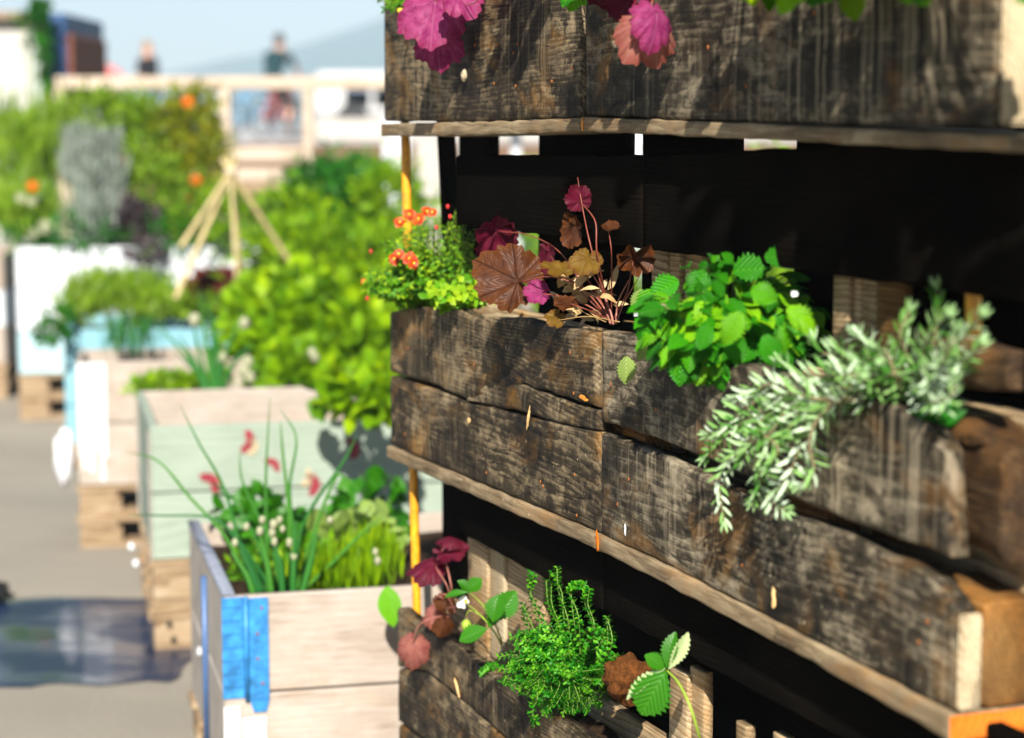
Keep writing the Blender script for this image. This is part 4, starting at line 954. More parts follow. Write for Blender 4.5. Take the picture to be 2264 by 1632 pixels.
for (n_, x0, x1, y0, y1, w0, w1, L) in ((46, 1620, 2500, -260, -150, -.17, -.10, .06), (22, 1690, 1820, -160, -60, -.11, -.07, .06), (16, 1930, 2030, -160, -80, -.10, -.06, .055)):
    for i in range(n_):
        A = RW(r.uniform(x0, x1), r.uniform(y0, y1), r.uniform(w0, w1)); mb.leaf(A, cdir(r.uniform(-1,1), r.uniform(-1,.1), 0), cdir(r.uniform(-.5,.5), .5, 1), L*r.uniform(.8,1.3), L*.8, .3, .4, 10, r.random(), serr=1)
        sb.tube(path([RW(2000, -260, .04), (RW(2000, -300, -.02)+A)*.5, A], 4), .0012, 4, cap=False)
emit('foliage', mb, M['mint'], p); emit('stems', sb, M['thymestem'], p)
p = thing('overhanging_leaves', 'leafy growth hanging out over the far top planter, mostly above the picture', 'plant', RW(1250, -180, .05)); mb = MB(); sb = MB()
for (n_, x0, x1, y0, y1, w0, w1, L) in ((16, 1280, 1400, -150, -55, -.10, -.06, .052), (9, 1080, 1160, -150, -80, -.09, -.06, .045)):
    for i in range(n_):
        A = RW(r.uniform(x0, x1), r.uniform(y0, y1), r.uniform(w0, w1)); mb.leaf(A, cdir(r.uniform(-1,1), r.uniform(-1,.1), 0), cdir(r.uniform(-.5,.5), .5, 1), L*r.uniform(.8,1.3), L*.8, .3, .4, 10, r.random(), serr=1)
        sb.tube(path([RW(1250, -200, .04), (RW(1250, -230, -.02)+A)*.5, A], 4), .0012, 4, cap=False)
emit('foliage', mb, M['mint'], p); emit('stems', sb, M['thymestem'], p)
p = thing('trailing_herb', 'fine trailing green herb at the far top corner of the rack', 'plant', RW(880, -60, .05))
mb = MB(); sb = MB(); r = random.Random(4)
for i in range(26):
    a = 835+R.uniform(0, 75); P = rpath([(890, -60, .03), (870+R.uniform(-20,20), -20, -.02), (a, R.uniform(-10, 24), -.03)], 5); sb.tube(P, .0007, 4, cap=False)
    for q in P[3:]: 
        for _ in range(2): mb.leaf(q, rvec(r)+Vector((0,0,-.4)), rvec(r), .011, .0045, .3, .3, 3, r.random())
emit('foliage', mb, M['herb'], p); emit('stems', sb, M['thymestem'], p)
mb = MB(); mb.ball(RW(885, 24, -.04), .006, .006, .005); emit('bud', mb, M['yellowdot'], p)

# ------------------------------------------------------------------ background planters
def bx_frame(P, ang):
    return Matrix.Translation((P.x, P.y, 0)) @ Matrix.Rotation(rad(ang), 4, 'Z')
def collar_box(label, fl, Y, ang, W, D, mats, ztop, zbase, soil, group='raised garden boxes on pallets', hinges=True, side_mat=None, npal=2, ph=.135):
    """pallet collars stacked; local x along the front, y away, origin at front-left corner on the ground"""
    m = bx_frame(at(fl[0], fl[1], Y), ang); t = thing('garden_box', label, 'planter', mat=m, group=group)
    n = len(mats); H = (ztop-zbase)/n; th = .022
    for i, mt in enumerate(mats):
        z0 = zbase+i*H+.002; z1 = z0+H-.005
        c = MB(); c.box(0, W, 0, th, z0, z1, .003, r=i*.3); emit('front_board', c, M[mt], t, m, smooth=False)
        c = MB(); c.box(0, W, D-th, D, z0, z1, .003, r=i*.3+.1); emit('back_board', c, M[mt if mt not in ('greenpaint',) else 'palewood'], t, m, smooth=False)
        sm = side_mat or mt
        c = MB(); c.box(-.001, th-.001, th+.001, D-th-.001, z0, z1, .003); emit('side_board', c, M[sm], t, m, smooth=False)
        c = MB(); c.box(W-th, W, th+.001, D-th-.001, z0, z1, .003); emit('side_board', c, M[mt], t, m, smooth=False)
        if hinges:
            for x, y in ((0, 0), (W, 0), (0, D), (W, D)):
                c = MB(); sx = 1 if x == 0 else -1; sy = 1 if y == 0 else -1
                c.box(x-sx*.004, x+sx*.0+sx*.0005-sx*.001, y+sy*.0, y+sy*.06, z0+.01, z1-.01); c.box(x, x+sx*.06, y-sy*.004, y-sy*.0005, z0+.01, z1-.01)
                emit('hinge', c, M['whitemetal'], t, m, smooth=False)
    c = MB(); nx = 14; vs = []
    for i in range(nx+1):
        for j in range(nx+1):
            x = th+.002+(W-2*th-.004)*i/nx; y = th+.002+(D-2*th-.004)*j/nx; vs.append((x, y, ztop-soil+.02*noise.noise(Vector((x*5, y*5, fl[0])))))
    c.add(vs, [(i*(nx+1)+j, (i+1)*(nx+1)+j, (i+1)*(nx+1)+j+1, i*(nx+1)+j+1) for i in range(nx) for j in range(nx)]); emit('soil', c, M['soil'], t, m)
    # pallets below
    zz = zbase
    for q in range(npal):
        z1 = zbase*(npal-q)/npal - .001; hh = zbase/npal
        pm = m.copy(); pl = thing('pallet', ('upper' if q == 0 else 'lower')+' pallet under the '+' '.join(label.split()[:9]), 'pallet', mat=m, group='pallets under the garden boxes')
        c = MB()
        for k in range(5): c.box(-.01, W+.01, k*(D-.1)/4, k*(D-.1)/4+.1, z1-.020, z1, r=k*.2)
        for k in range(3): c.box(k*(W-.13)/2, k*(W-.13)/2+.13, 0, D, z1-.040, z1-.0215, r=k*.3)
        emit('deck', c, M['palletwood'], pl, m, smooth=False)
        for k in range(3):
            for j in range(3):
                c = MB(); c.box(k*(W-.145)/2, k*(W-.145)/2+.145, j*(D-.1)/2+.002, j*(D-.1)/2+.098, z1-hh+.022, z1-.0415, r=k*.2+j*.1); emit('block', c, M['palletwood'], pl, m, smooth=False)
        c = MB()
        for j in range(3): c.box(0, W, j*(D-.1)/2, j*(D-.1)/2+.1, z1-hh+.001, z1-hh+.021, r=j*.2)
        emit('skid', c, M['palletwood'], pl, m, smooth=False)
    return t, m
ZT = {}
Y1 = 4.12; z1_ = at(492, 1318, Y1).z
b1, m1 = collar_box('garden box with a blue corner hinge and grey steel side, nearest to the camera', (494, 1318), Y1, 14, .80, .80, ['palewood', 'palewood'], z1_, z1_-.42, .05, side_mat='steel', hinges=False, npal=1)
W_ = Matrix.Identity(4)
mh = m1 @ Matrix.Translation((0, 0, z1_)) @ Matrix.Scale(1.18, 4) @ Matrix.Translation((0, 0, -z1_))
c = MB(); zt = z1_
c.box(-.004, .034, -.004, -.0006, zt-.185, zt-.003, .001)
for k in range(7): c.box(-.0035, .030, -.0065, -.0042, zt-.020-k*.024, zt-.014-k*.024)
emit('hinge', c, M['hinge'], b1, mh, 'ribbed blue hinge leaf on the corner', smooth=False)
c = MB(); c.tube([(.038, -.006, zt-.19), (.038, -.006, zt-.002)], .004, 8); emit('hinge_pin', c, M['hinge'], b1, mh)
c = MB(); c.box(.043, .078, -.004, -.0006, zt-.19, zt-.006, .001); c.add([(.043,-.004,zt-.190),(.078,-.004,zt-.190),(.072,-.004,zt-.212),(.050,-.004,zt-.212),(.043,-.0008,zt-.190),(.078,-.0008,zt-.190),(.072,-.0008,zt-.212),(.050,-.0008,zt-.212)], [(0,3,2,1),(4,5,6,7),(0,4,7,3),(1,2,6,5),(2,3,7,6)])
emit('hinge', c, M['hinge'], b1, mh, 'flat blue hinge plate with four screws', smooth=False)
for z in (.024, .07, .115, .16):
    c = MB(); c.ball((.066 - (.008 if z in (.07, .115) else 0), -.0055, zt-z), .0028, .0016, .0028, 8, 5); emit('screw', c, M['nail'], b1, mh)
c = MB(); c.box(-.003, .026, -.004, -.0006, zt-.30, zt-.20, .001); emit('hinge', c, M['whitemetal'], b1, mh, 'pale metal corner strip below the blue hinge', smooth=False)
c = MB(); c.box(.030, .072, -.004, -.0006, zt-.30, zt-.222, .001); emit('hinge', c, M['whitemetal'], b1, mh, 'pale metal hinge below the blue one', smooth=False)
c = MB(); c.tube([(-.006, .30, zt-.38), (-.006, .30, zt-.03)], .006, 8); emit('strip', c, M['steelblue'], b1, mh, 'thin blue rod down the steel side')
c = MB(); c.box(-.004, .024, .003, .797, zt-.003, zt+.006, .002); emit('rim', c, M['rim'], b1, m1, 'blue-grey steel rim')

Y2 = 5.65; z2_ = at(332, 942, Y2).z
b2, m2 = collar_box('pale green garden box painted with red beans', (332, 942), Y2, 13, 1.2, .78, ['greenpaint', 'greenpaint'], z2_, z2_-.385, .16, hinges=False)
c = MB(); c.box(-.006, -.0015, .0, .045, z2_-.39, z2_-.02); emit('hinge', c, M['steel'], b2, m2, smooth=False)
c = MB(); c.box(-.006, -.0015, .73, .78, z2_-.39, z2_-.02); emit('hinge', c, M['steel'], b2, m2, smooth=False)
def bean(px, py, ang, s, mat, lab):
    P = m2.inverted() @ at(px, py, Y2+.02); c = MB(); pts = []
    for i in range(28):
        a = 2*math.pi*i/28; x = s*.55*math.cos(a); z = s*math.sin(a); x += .30*s*(1-(z/s)**2)-(.35*s*math.exp(-(z/(s*.45))**2) if math.cos(a) < 0 else 0)*-1
        ca, sa = math.cos(rad(ang)), math.sin(rad(ang)); pts.append((P.x+x*ca-z*sa, P.z+x*sa+z*ca))
    vs = [(x, -.0035, z) for x, z in pts] + [(x, -.0008, z) for x, z in pts]
    c.add(vs, [tuple(range(27, -1, -1))] + [(i, (i+1) % 28, 28+(i+1) % 28, 28+i) for i in range(28)])
    emit('painted_bean', c, M[mat], b2, m2, lab, smooth=False)
for a, b, an, s_, mt, lb in ((545,980,-15,.034,'beanred','dark red bean, upper left'),(557,992,-15,.026,'beancream',None),(605,1037,50,.026,'beanred','small dark red bean in the middle'),(788,1006,10,.032,'beanred','dark red bean in the shade'),(462,1072,40,.036,'beanred','dark red bean, lower left'),(694,1082,5,.034,'beanred','dark red bean, lower right'),(683,1066,-20,.026,'beancream',None)):
    bean(a, b, an, s_, mt, lb)
Y3 = 7.05; z3_ = at(168, 800, Y3).z
b3, m3 = collar_box('whitewashed pine garden box with white drips, third from the camera', (168, 800), Y3, 10, 1.2, .42, ['palewood', 'palewood'], z3_, z3_-.44, .06, hinges=False)
c = MB(); r = random.Random(3)
for k in range(9): c.box(.002+k*.011, .012+k*.011, -.003, -.0006, z3_-.30-r.uniform(0, .15), z3_-.006)
emit('white_paint_run', c, M['whitepaint'], b3, m3, 'white paint run down the corner', smooth=False)
c = MB(); c.ball((-.05, .02, z3_-.34), .035, .03, .10, 14, 10, wob=.4); single('cloth_bag', 'white cloth bag hanging at the left corner of the whitewashed box', 'bag', c, M['cloth'], m3)
Y4 = 8.7; z4_ = at(140, 728, Y4).z
b4, m4 = collar_box('light blue garden box with rounded corner knob', (140, 728), Y4, 6, .82, .7, ['bluepaint', 'bluepaint', 'bluepaint'], z4_, z4_-.5, .06, hinges=False)
for x in (.02, .80):
    c = MB(); c.ball((x, -.01, z4_+.01 - (0 if x < .5 else .07)), .035, .03, .04, 14, 10); emit('corner_knob', c, M['bluepaint'], b4, m4)
Y5 = 10.15; z5_ = at(32, 546, Y5).z
b5, m5 = collar_box('large white garden box with an icy blue lower board', (34, 546), Y5, 5, 1.23, .8, ['ice', 'whitepaint', 'whitepaint'], z5_, z5_-.64, .05, hinges=False)
Y6 = 10.9; z6_ = at(-120, 560, Y6).z
b6, m6 = collar_box('pine garden box at the left edge of the picture', (-260, 560), Y6, 1, .64, .8, ['palewood', 'whitepaint', 'palewood'], z6_, z6_-.6, .05, hinges=False)
b7, m7 = collar_box('far pine garden box behind the yellow pole', (640, 700), 9.2, 2, 1.2, .8, ['palewood', 'palewood'], .62, .2, .05, hinges=False, npal=1)

# ------------------------------------------------------------------ background plants
def cloud(mb, blobs, n, L, W, seed, up=0.2, blade=False, curl=.4, rn=(0, 1)):
    r = random.Random(seed); tot = sum(b[3]*b[4]*b[5] for b in blobs)
    for (x, y, z, rx, ry, rz_) in blobs:
        for i in range(max(3, int(n*rx*ry*rz_/tot))):
            d = rvec(r); k = r.uniform(.2, 1)**.5*(r.uniform(1, 1.6) if r.random() < .3 else 1)
            P = Vector((x+d.x*rx*k, y+d.y*ry*k, z+d.z*rz_*k))
            if blade: dd = Vector((r.uniform(-.25,.25), r.uniform(-.25,.25), 1)); nn = rvec(r)
            else: dd = d + Vector((0,0,up)) + rvec(r)*.8; nn = d+Vector((0,0,.7))+rvec(r)*.5
            cl = noise.noise(P*7)*.5+.5
            mb.leaf(P, dd, nn, L*r.uniform(.7, 1.3), W*r.uniform(.7, 1.3), .3, r.uniform(0, curl), 5 if W > .04 else 3, rn[0]+(rn[1]-rn[0])*min(1, max(0, .35*cl+.65*r.random())))
def pxblob(px, py, Y, rx, rz_, ry=None):
    p = at(px, py, Y); d = (p-CAM).dot(CF); return (p.x, p.y, p.z, rx/F*d, ry if ry is not None else rx/F*d*.8, rz_/F*d)
def bgplant(nm, label, cat, blobs, n, L, W, mat, seed, blade=False, base=None, flowers=None, stem=True, **k):
    P = Vector(blobs[0][:3]); zb_ = base if base is not None else P.z-.2
    t = thing(nm, label, cat, (P.x, P.y, zb_)); mb = MB(); cloud(mb, blobs, n, L, W, seed, blade=blade, **k); emit('foliage', mb, M[mat], t)
    if stem:
        sb = MB(); r = random.Random(seed)
        for b in blobs:
            for q in range(5): sb.tube(path([(P.x+(b[0]-P.x)*.6, b[1], zb_), (b[0]+r.uniform(-.5,.5)*b[3], b[1], (zb_+b[2])/2), (b[0]+r.uniform(-.7,.7)*b[3], b[1]+r.uniform(-.5,.5)*b[4], b[2]+b[5]*.4)], 4), .0035, 5)
        emit('stems', sb, M['thymestem'], t)
    for (a, b, Y, s_, mt) in (flowers or []):
        C = at(a, b, Y); f = MB(); rr_ = random.Random(int(a*b)); rad_ = s_/F*Y
        for l in range(3):
            for q in range(9):
                an = q*.7+l*.35; dd = cdir(math.cos(an), math.sin(an), .2+.5*l); f.leaf(C, dd, cdir(0,.2,1), rad_*(1-.2*l), rad_*.55, .2, .3, 3, .5)
        f.ball(C, rad_*.5, rad_*.5, rad_*.5, 8, 6)
        emit('flower', f, M[mt], t)
    return t
# box 5 planting
bgplant('silver_lavender', 'tall grey-silver lavender spikes in the white box', 'plant', [pxblob(205,400,10.4,45,90), pxblob(160,370,10.4,30,70), pxblob(250,400,10.4,30,95), pxblob(215,500,10.3,60,50)], 1700, .10, .014, 'lavender', 51, blade=True, base=z5_-.05)
bgplant('purple_sage', 'dark purple-grey sage at the edge of the white box', 'plant', [pxblob(300,495,10.3,55,45), pxblob(320,555,10.1,40,24), pxblob(275,480,10.35,30,40)], 900, .05, .02, 'purple', 52, base=z5_-.05)
bgplant('fennel', 'tall feathery green plant at the left end of the white box', 'plant', [pxblob(40,400,10.6,60,130), pxblob(100,330,10.8,70,90), pxblob(60,480,10.4,80,60), pxblob(20,300,11.0,50,60)], 3600, .085, .010, 'grassleaf', 53, blade=True, base=z5_-.05,
   flowers=[(72,412,10.2,14,'marigold'),(46,438,10.2,13,'cream'),(70,445,10.2,12,'cream'),(100,502,10.15,18,'cream'),(73,516,10.15,13,'cream'),(134,507,10.15,12,'cream')])
bgplant('marigold_bush', 'yellow-green marigold bush with orange flowers behind the bamboo canes', 'plant', [pxblob(420,290,10.8,65,80), pxblob(455,360,10.7,55,70), pxblob(380,350,10.9,60,80), pxblob(430,230,10.9,45,35)], 2600, .060, .020, 'yellowgreen', 54, base=z5_-.05,
   flowers=[(415,225,10.5,15,'marigold'),(433,400,10.4,15,'marigold'),(415,440,10.4,7,'marigold')])
bgplant('green_shrub', 'loose bright green shrub between lavender and marigolds', 'plant', [pxblob(250,270,11,90,60), pxblob(330,300,10.9,60,80), pxblob(340,430,10.6,80,90), pxblob(430,480,10.4,60,55), pxblob(180,240,11.1,60,40)], 4200, .06, .018, 'grassleaf', 55, base=z5_-.05)
bgplant('tall_grass', 'dark green grass clump low in the white box', 'grass', [pxblob(180,515,10.25,90,30), pxblob(60,525,10.25,60,25), pxblob(400,520,10.3,90,35)], 1100, .07, .012, 'darkbush', 56, base=z5_-.05, stem=False)
# right side mass
bgplant('dark_bush', 'rounded deep green bush beyond the bamboo canes', 'bush', [pxblob(720,430,10.3,90,75), pxblob(780,480,10.1,70,90), pxblob(670,500,10.4,60,60), pxblob(800,400,10.6,60,50)], 4200, .05, .022, 'darkbush', 57, base=.3)
bgplant('light_bush', 'lighter green bush below the timber frame', 'bush', [pxblob(640,480,9.8,80,60), pxblob(700,560,9.5,110,70), pxblob(600,560,9.7,60,60), pxblob(820,590,9.4,70,80), pxblob(860,450,10,70,90), pxblob(500,480,10.2,60,60)], 4600, .055, .022, 'brightleaf', 58, base=.3)
bgplant('garden_bush', 'green bush seen through the gaps in the rack', 'bush', [pxblob(1150,560,9.5,160,120), pxblob(1400,560,9.5,160,130), pxblob(1700,560,9.5,220,140), pxblob(1000,560,9.5,120,130), pxblob(2100,560,9.5,250,140), pxblob(1550,440,10.5,180,60), pxblob(1190,350,10,26,22), pxblob(1402,350,10,26,20), pxblob(1715,330,10,45,18), pxblob(1740,345,10,60,20)], 4600, .07, .035, 'brightleaf', 59, base=.0)
# box 4
bgplant('lavender_tuft', 'soft blue-green grassy herb filling the light blue box', 'plant', [pxblob(220,655,8.9,80,50), pxblob(300,650,9.1,80,38), pxblob(170,690,8.85,50,30), pxblob(340,680,8.95,90,34)], 3600, .050, .008, 'grassleaf', 60, blade=True, base=z4_-.05)
bgplant('trailing_green', 'dark green sprig hanging over the left corner of the light blue box', 'plant', [pxblob(112,735,8.55,34,22), pxblob(135,700,8.65,25,25)], 300, .04, .015, 'darkbush', 61, base=z4_-.02)
bgplant('red_lettuce', 'dark red lettuce in the light blue box behind the canes', 'plant', [pxblob(500,630,9.0,26,18), pxblob(560,638,8.9,30,14), pxblob(450,632,9.0,26,12), pxblob(585,645,8.9,26,10)], 700, .06, .04, 'redleaf', 62, base=z4_-.05)
bgplant('parsley', 'mid green bushy parsley behind the light blue board', 'plant', [pxblob(440,670,9.0,70,34), pxblob(530,690,9.0,50,28)], 1800, .035, .018, 'grassleaf', 63, base=z4_-.05)
# box 3: broad leaves
bl = [pxblob(690,720,7.5,150,90), pxblob(780,800,7.2,110,90), pxblob(600,760,7.4,90,70), pxblob(640,660,8.0,120,45), pxblob(800,670,7.9,80,60), pxblob(660,840,7.1,110,60), pxblob(830,880,6.7,60,60)]
bgplant('strawberry_bed', 'big mass of bright broad strawberry leaves between the boxes and the rack', 'plant', bl, 4300, .062, .044, 'brightleaf', 64, base=z3_-.05, up=.5, stem=False)
bgplant('squash_plant', 'broad leaves spilling over the right front of the pale green box', 'plant', [pxblob(800,880,5.45,50,24,.08), pxblob(850,885,5.4,30,36,.08), pxblob(735,872,5.62,30,14,.08)], 110, .07, .055, 'brightleaf', 91, base=z2_-.1, stem=False)
bgplant('chives', 'thin dark chives along the whitewashed box', 'plant', [pxblob(285,770,7.3,60,26)], 260, .10, .004, 'chive', 65, blade=True, base=z3_-.05, stem=False)
bgplant('thyme_cushion', 'low bright green cushion in the pale green box', 'plant', [pxblob(370,850,6.9,70,22), pxblob(440,855,6.8,60,22), pxblob(320,855,6.85,30,14)], 1100, .03, .012, 'brightleaf', 66, base=z2_-.1)
# long-leaved onions standing in box 2/3
def blades(nm, label, lst, Y, mat, heads=None, wd=.010, seed=1, base=0.3):
    P = at(lst[0][0][0], lst[0][0][1], Y); t = thing(nm, label, 'plant', (P.x, P.y, P.z)); mb = MB(); r = random.Random(seed)
    for pl in lst:
        PP = path([at(a, b, Y+(.0 if len(q) == 0 else q[0])) for (a, b, *q) in pl], 8); m = len(PP); rn = r.random()
        rr = [wd*.5*(1-(i/(m-1))**2.2*.85) for i in range(m)]
        mb.tube(PP, rr, 6, r=rn)
    emit('leaves', mb, M[mat], t)
    if heads:
        for (a, b, s_) in heads:
            h_ = MB(); h_.ball(at(a, b, Y), s_/F*Y, s_/F*Y, s_*1.25/F*Y, 9, 7, wob=.3); emit('flower_head', h_, M['cream'], t)
    return t
blades('spring_onion', 'clump of long green onion leaves with pale heads in the pale green box', [
    [(455,872),(430,800),(395,740)], [(462,872),(440,780),(425,700)], [(470,872),(470,790),(475,700)], [(478,872),(480,760),(450,650)], [(468,872),(415,790),(350,720)], [(480,872),(500,780),(540,690)], [(460,872),(440,830),(380,770)], [(474,872),(455,760),(440,640)], [(485,872),(520,800),(560,760)]],
    6.55, 'chive', [(430,708,13),(540,715,12),(548,800,12),(540,820,14),(553,835,12),(493,790,10),(690,780,10),(792,878,11),(696,790,9)], .018, 3)
# box 1 planting
blades('chives', 'long arching chive leaves rising from the nearest garden box', [
    [(575,1310),(540,1240),(495,1080),(440,980),(398,895)], [(640,1312),(650,1200),(640,1080),(655,970),(620,905,.05)], [(590,1310),(590,1200),(588,1050),(597,880)], [(560,1310),(500,1190),(420,1100),(350,1020),(280,1000,.1)], [(620,1312),(600,1200),(570,1140),(535,1060),(530,1000)],
    [(655,1310),(690,1190),(740,1060),(765,1060),(800,1090)], [(600,1310),(560,1240),(480,1150),(360,1140),(280,1140,.1)], [(650,1310),(670,1160),(760,1020),(790,960)], [(630,1310),(640,1160),(625,1000),(620,930)], [(610,1310),(560,1180),(500,1080)],
    [(665,1310),(740,1240),(800,1180),(850,1140)], [(585,1310),(540,1220),(470,1130)]],
    4.36, 'chive', None, .0088, 5)
blades('leek', 'upright blue-green leek leaves at the front of the nearest garden box', [
    [(560,1312),(545,1270),(510,1220)], [(600,1312),(590,1240),(570,1170)], [(648,1312),(650,1230),(655,1150)], [(625,1312),(620,1250),(600,1190)], [(575,1312),(550,1250),(520,1180)], [(668,1312),(690,1230),(700,1170)]],
    4.24, 'chive', [(580,1150,8),(575,1175,9),(605,1160,10),(602,1178,9),(607,1198,8),(520,1200,8),(625,1170,7),(618,1150,8),(640,1200,8),(650,1230,8),(545,1165,8),(730,1150,7),(835,1240,8),(830,1220,7)], .016, 6)
bgplant('radish_leaves', 'broad green leaves behind the chives in the nearest garden box', 'plant', [pxblob(545,1130,4.85,55,40), pxblob(620,1170,4.8,70,45), pxblob(700,1200,4.75,60,50), pxblob(790,1150,4.8,60,50), pxblob(840,1110,4.85,50,40)], 300, .05, .04, 'strawb', 70, base=z1_-.06)
bgplant('garden_grass', 'fine bright grass at the front of the nearest garden box', 'grass', [pxblob(770,1280,4.42,90,45), pxblob(690,1290,4.4,60,35), pxblob(820,1240,4.5,60,50)], 1500, .055, .004, 'brightleaf', 71, blade=True, base=z1_-.05, stem=False)
bgplant('pale_cabbage', 'pale green broad-leaved plant at the right of the nearest garden box', 'plant', [pxblob(790,1200,4.62,60,40), pxblob(830,1170,4.62,35,35)], 70, .06, .05, 'paleleaf', 72, base=z1_-.05)
bgplant('carrot_tops', 'feathery green tops low in the nearest garden box', 'plant', [pxblob(600,1270,4.5,90,45), pxblob(680,1250,4.55,70,50)], 1500, .028, .010, 'herb', 73, base=z1_-.05)
t = thing('squash_leaf', 'single round green leaf hanging over the pine board beside the rack', 'plant', at(862,1300,4.1)); mb = MB(); A = at(856,1296,4.08); B = at(868,1384,4.06); mb.leaf(A, B-A, cdir(-.1,.2,1), (B-A).length*1.05, (B-A).length*.6, .2, .25, 14, .8, na=3); emit('leaf', mb, M['mint'], t); mb = MB(); mb.tube(path([at(850,1315,4.25), at(852,1300,4.12), A], 4), .0015, 5); emit('stalk', mb, M['thymestem'], t)

c = MB(); P = atz(-70, 1330, .0); c.ball((P.x, P.y, .03), .14, .10, .040, 20, 12, wob=.3); single('shadow_lump', 'dark rounded lump standing in for a shadow on the asphalt at the left edge by the puddle', 'shadow lump', c, M['black'])  # flat black lump added in place of a ground shadow
# bamboo tripod
t = thing('bamboo_tripod', 'tall tripod of tied bamboo canes rising from the light blue box', 'plant support', at(510, 600, 9.0)); ap = at(510, 380, 9.0)
for (a, b, Y, r_) in ((400,545,8.6,.011),(388,660,8.55,.012),(528,700,8.7,.007),(540,660,9.2,.006),(662,612,9.3,.012)):
    e = at(a, b, Y); mb = MB(); d = (e-ap); mb.tube([ap - d*.12 + d*1.12*i/8 for i in range(9)], r_, 8); emit('cane', mb, M['bamboo'], t)
mb = MB(); mb.ball(ap, .03, .03, .022, 10, 7, wob=.3); emit('tie', mb, M['string'], t)

# timber frame
YT = 12.5
t = thing('timber_frame', 'pale pine timber frame with long top rail standing behind the plants', 'frame', (at(500,165,YT).x, YT, 0))
def pxbox(parent, nm, x0, y0, x1, y1, Y, dy, mat, lab=None, zb_=None):
    A = at(x0, y0, Y); B = at(x1, y1, Y); c = MB(); c.box(A.x, B.x, Y, Y+dy, B.z if zb_ is None else zb_, A.z, .008); return emit(nm, c, M[mat], parent, ID, lab, smooth=False)
pxbox(t, 'top_rail', 120, 169, 1150, 198, YT, .09, 'framewood')
pxbox(t, 'post', 118, 197, 160, 400, YT+.0, .09, 'framewood', zb_=0); pxbox(t, 'post', 480, 197, 512, 400, YT, .09, 'framewood', zb_=0); pxbox(t, 'post', 668, 197, 694, 400, YT, .09, 'framewood', zb_=0)
pxbox(t, 'shelf_board', 513, 327, 667, 358, YT+.01, .3, 'framewood'); pxbox(t, 'lower_rail', 490, 372, 667, 402, YT+.01, .05, 'framewood'); pxbox(t, 'lower_rail', 513, 404, 640, 430, YT+.015, .05, 'palletwood', 'darker bottom rail')
c = MB(); A = at(845, 300, 11.5); B = at(906, 440, 11.5); c.box(A.x, B.x, 11.5, 11.6, 0, A.z+.1, .006); single('white_post', 'thick white post just left of the yellow pole', 'post', c, M['whitepaint'], smooth=False)
c = MB(); A = at(920, 318, 12.2); B = at(1010, 500, 12.2); c.box(A.x, B.x, 12.2, 12.5, 0, A.z, .01); single('pale_crate', 'pale weathered crate seen between the yellow pole and the dark post', 'crate', c, M['lowwall'], smooth=False)
c = MB(); A = at(838, 318, 11.8); B = at(850, 350, 11.8); c.box(A.x, B.x, 11.8, 11.85, B.z, A.z, .01)
for k in range(2): c.box(A.x+.002, B.x-.002, 11.79, 11.81, 0, B.z)
single('reflector_stake', 'dark red marker on a thin stake by the white post', 'stake', c, M['rust'], smooth=False)
# background seen through the rack windows
c = MB(); A = at(1130, 270, 13); B = at(1152, 500, 13); c.box(A.x, B.x, 13, 13.1, 0, A.z, .006); single('white_stake', 'white stake seen through the far window of the rack', 'post', c, M['whitepaint'], smooth=False)
c = MB(); A = at(1396, 240, 13); B = at(1425, 500, 13); c.box(A.x, B.x, 13, 13.1, 0, A.z, .006); single('white_stake', 'white stake seen through the small middle window of the rack', 'post', c, M['whitepaint'], smooth=False)

# shed
YS = 15.0
t = thing('garden_shed', 'white shed with dark blue side wall at the left edge', 'shed', (at(-60,100,YS).x, YS, 0))
A = at(-260, 45, YS); B = at(74, 260, YS)
c = MB(); c.box(A.x, B.x, YS, YS+1.6, 0, A.z, .01); emit('wall', c, M['shedwhite'], t, ID, 'white front wall', smooth=False)
c = MB(); C_ = at(98, 40, YS); c.box(B.x+.003, C_.x, YS-.03, YS+.06, 0, C_.z+.02, .01); emit('corner_post', c, M['whitepaint'], t, ID, smooth=False)
c = MB(); C2 = at(150, 45, YS+.1); c.box(C_.x+.003, C2.x-.02, YS+.1, YS+1.5, 0, C2.z+.05, .01); emit('side_wall', c, M['shedblue'], t, ID, 'dark blue side wall', smooth=False)
c = MB(); C3_ = at(158, 75, YS+.1); c.box(C2.x-.017, C3_.x, YS+.12, YS+1.4, 1.25, C3_.z, .01); emit('shutter', c, M['rust'], t, ID, 'rust-brown edge board', smooth=False)
c = MB(); c.box(A.x-.1, C_.x+.02, YS-.12, YS+1.7, A.z+.002, A.z+.06, .01); emit('roof', c, M['shedroof'], t, ID, smooth=False)
bgplant('climbing_vine', 'green vine climbing over the corner of the shed', 'plant', [pxblob(88,22,14.8,14,22,.1), pxblob(92,70,14.8,9,40,.08), pxblob(66,42,14.8,22,9,.08), pxblob(100,140,14.8,7,50,.08)], 420, .06, .04, 'darkbush', 81, base=0)
c = MB(); A = at(160, 205, 18); B = at(240, 330, 18)
c.box(A.x, B.x, 18, 18.5, 0, A.z, .01); single('dark_cabinet', 'dark blue cabinet beyond the timber frame', 'cabinet', c, M['shedblue'], smooth=False)

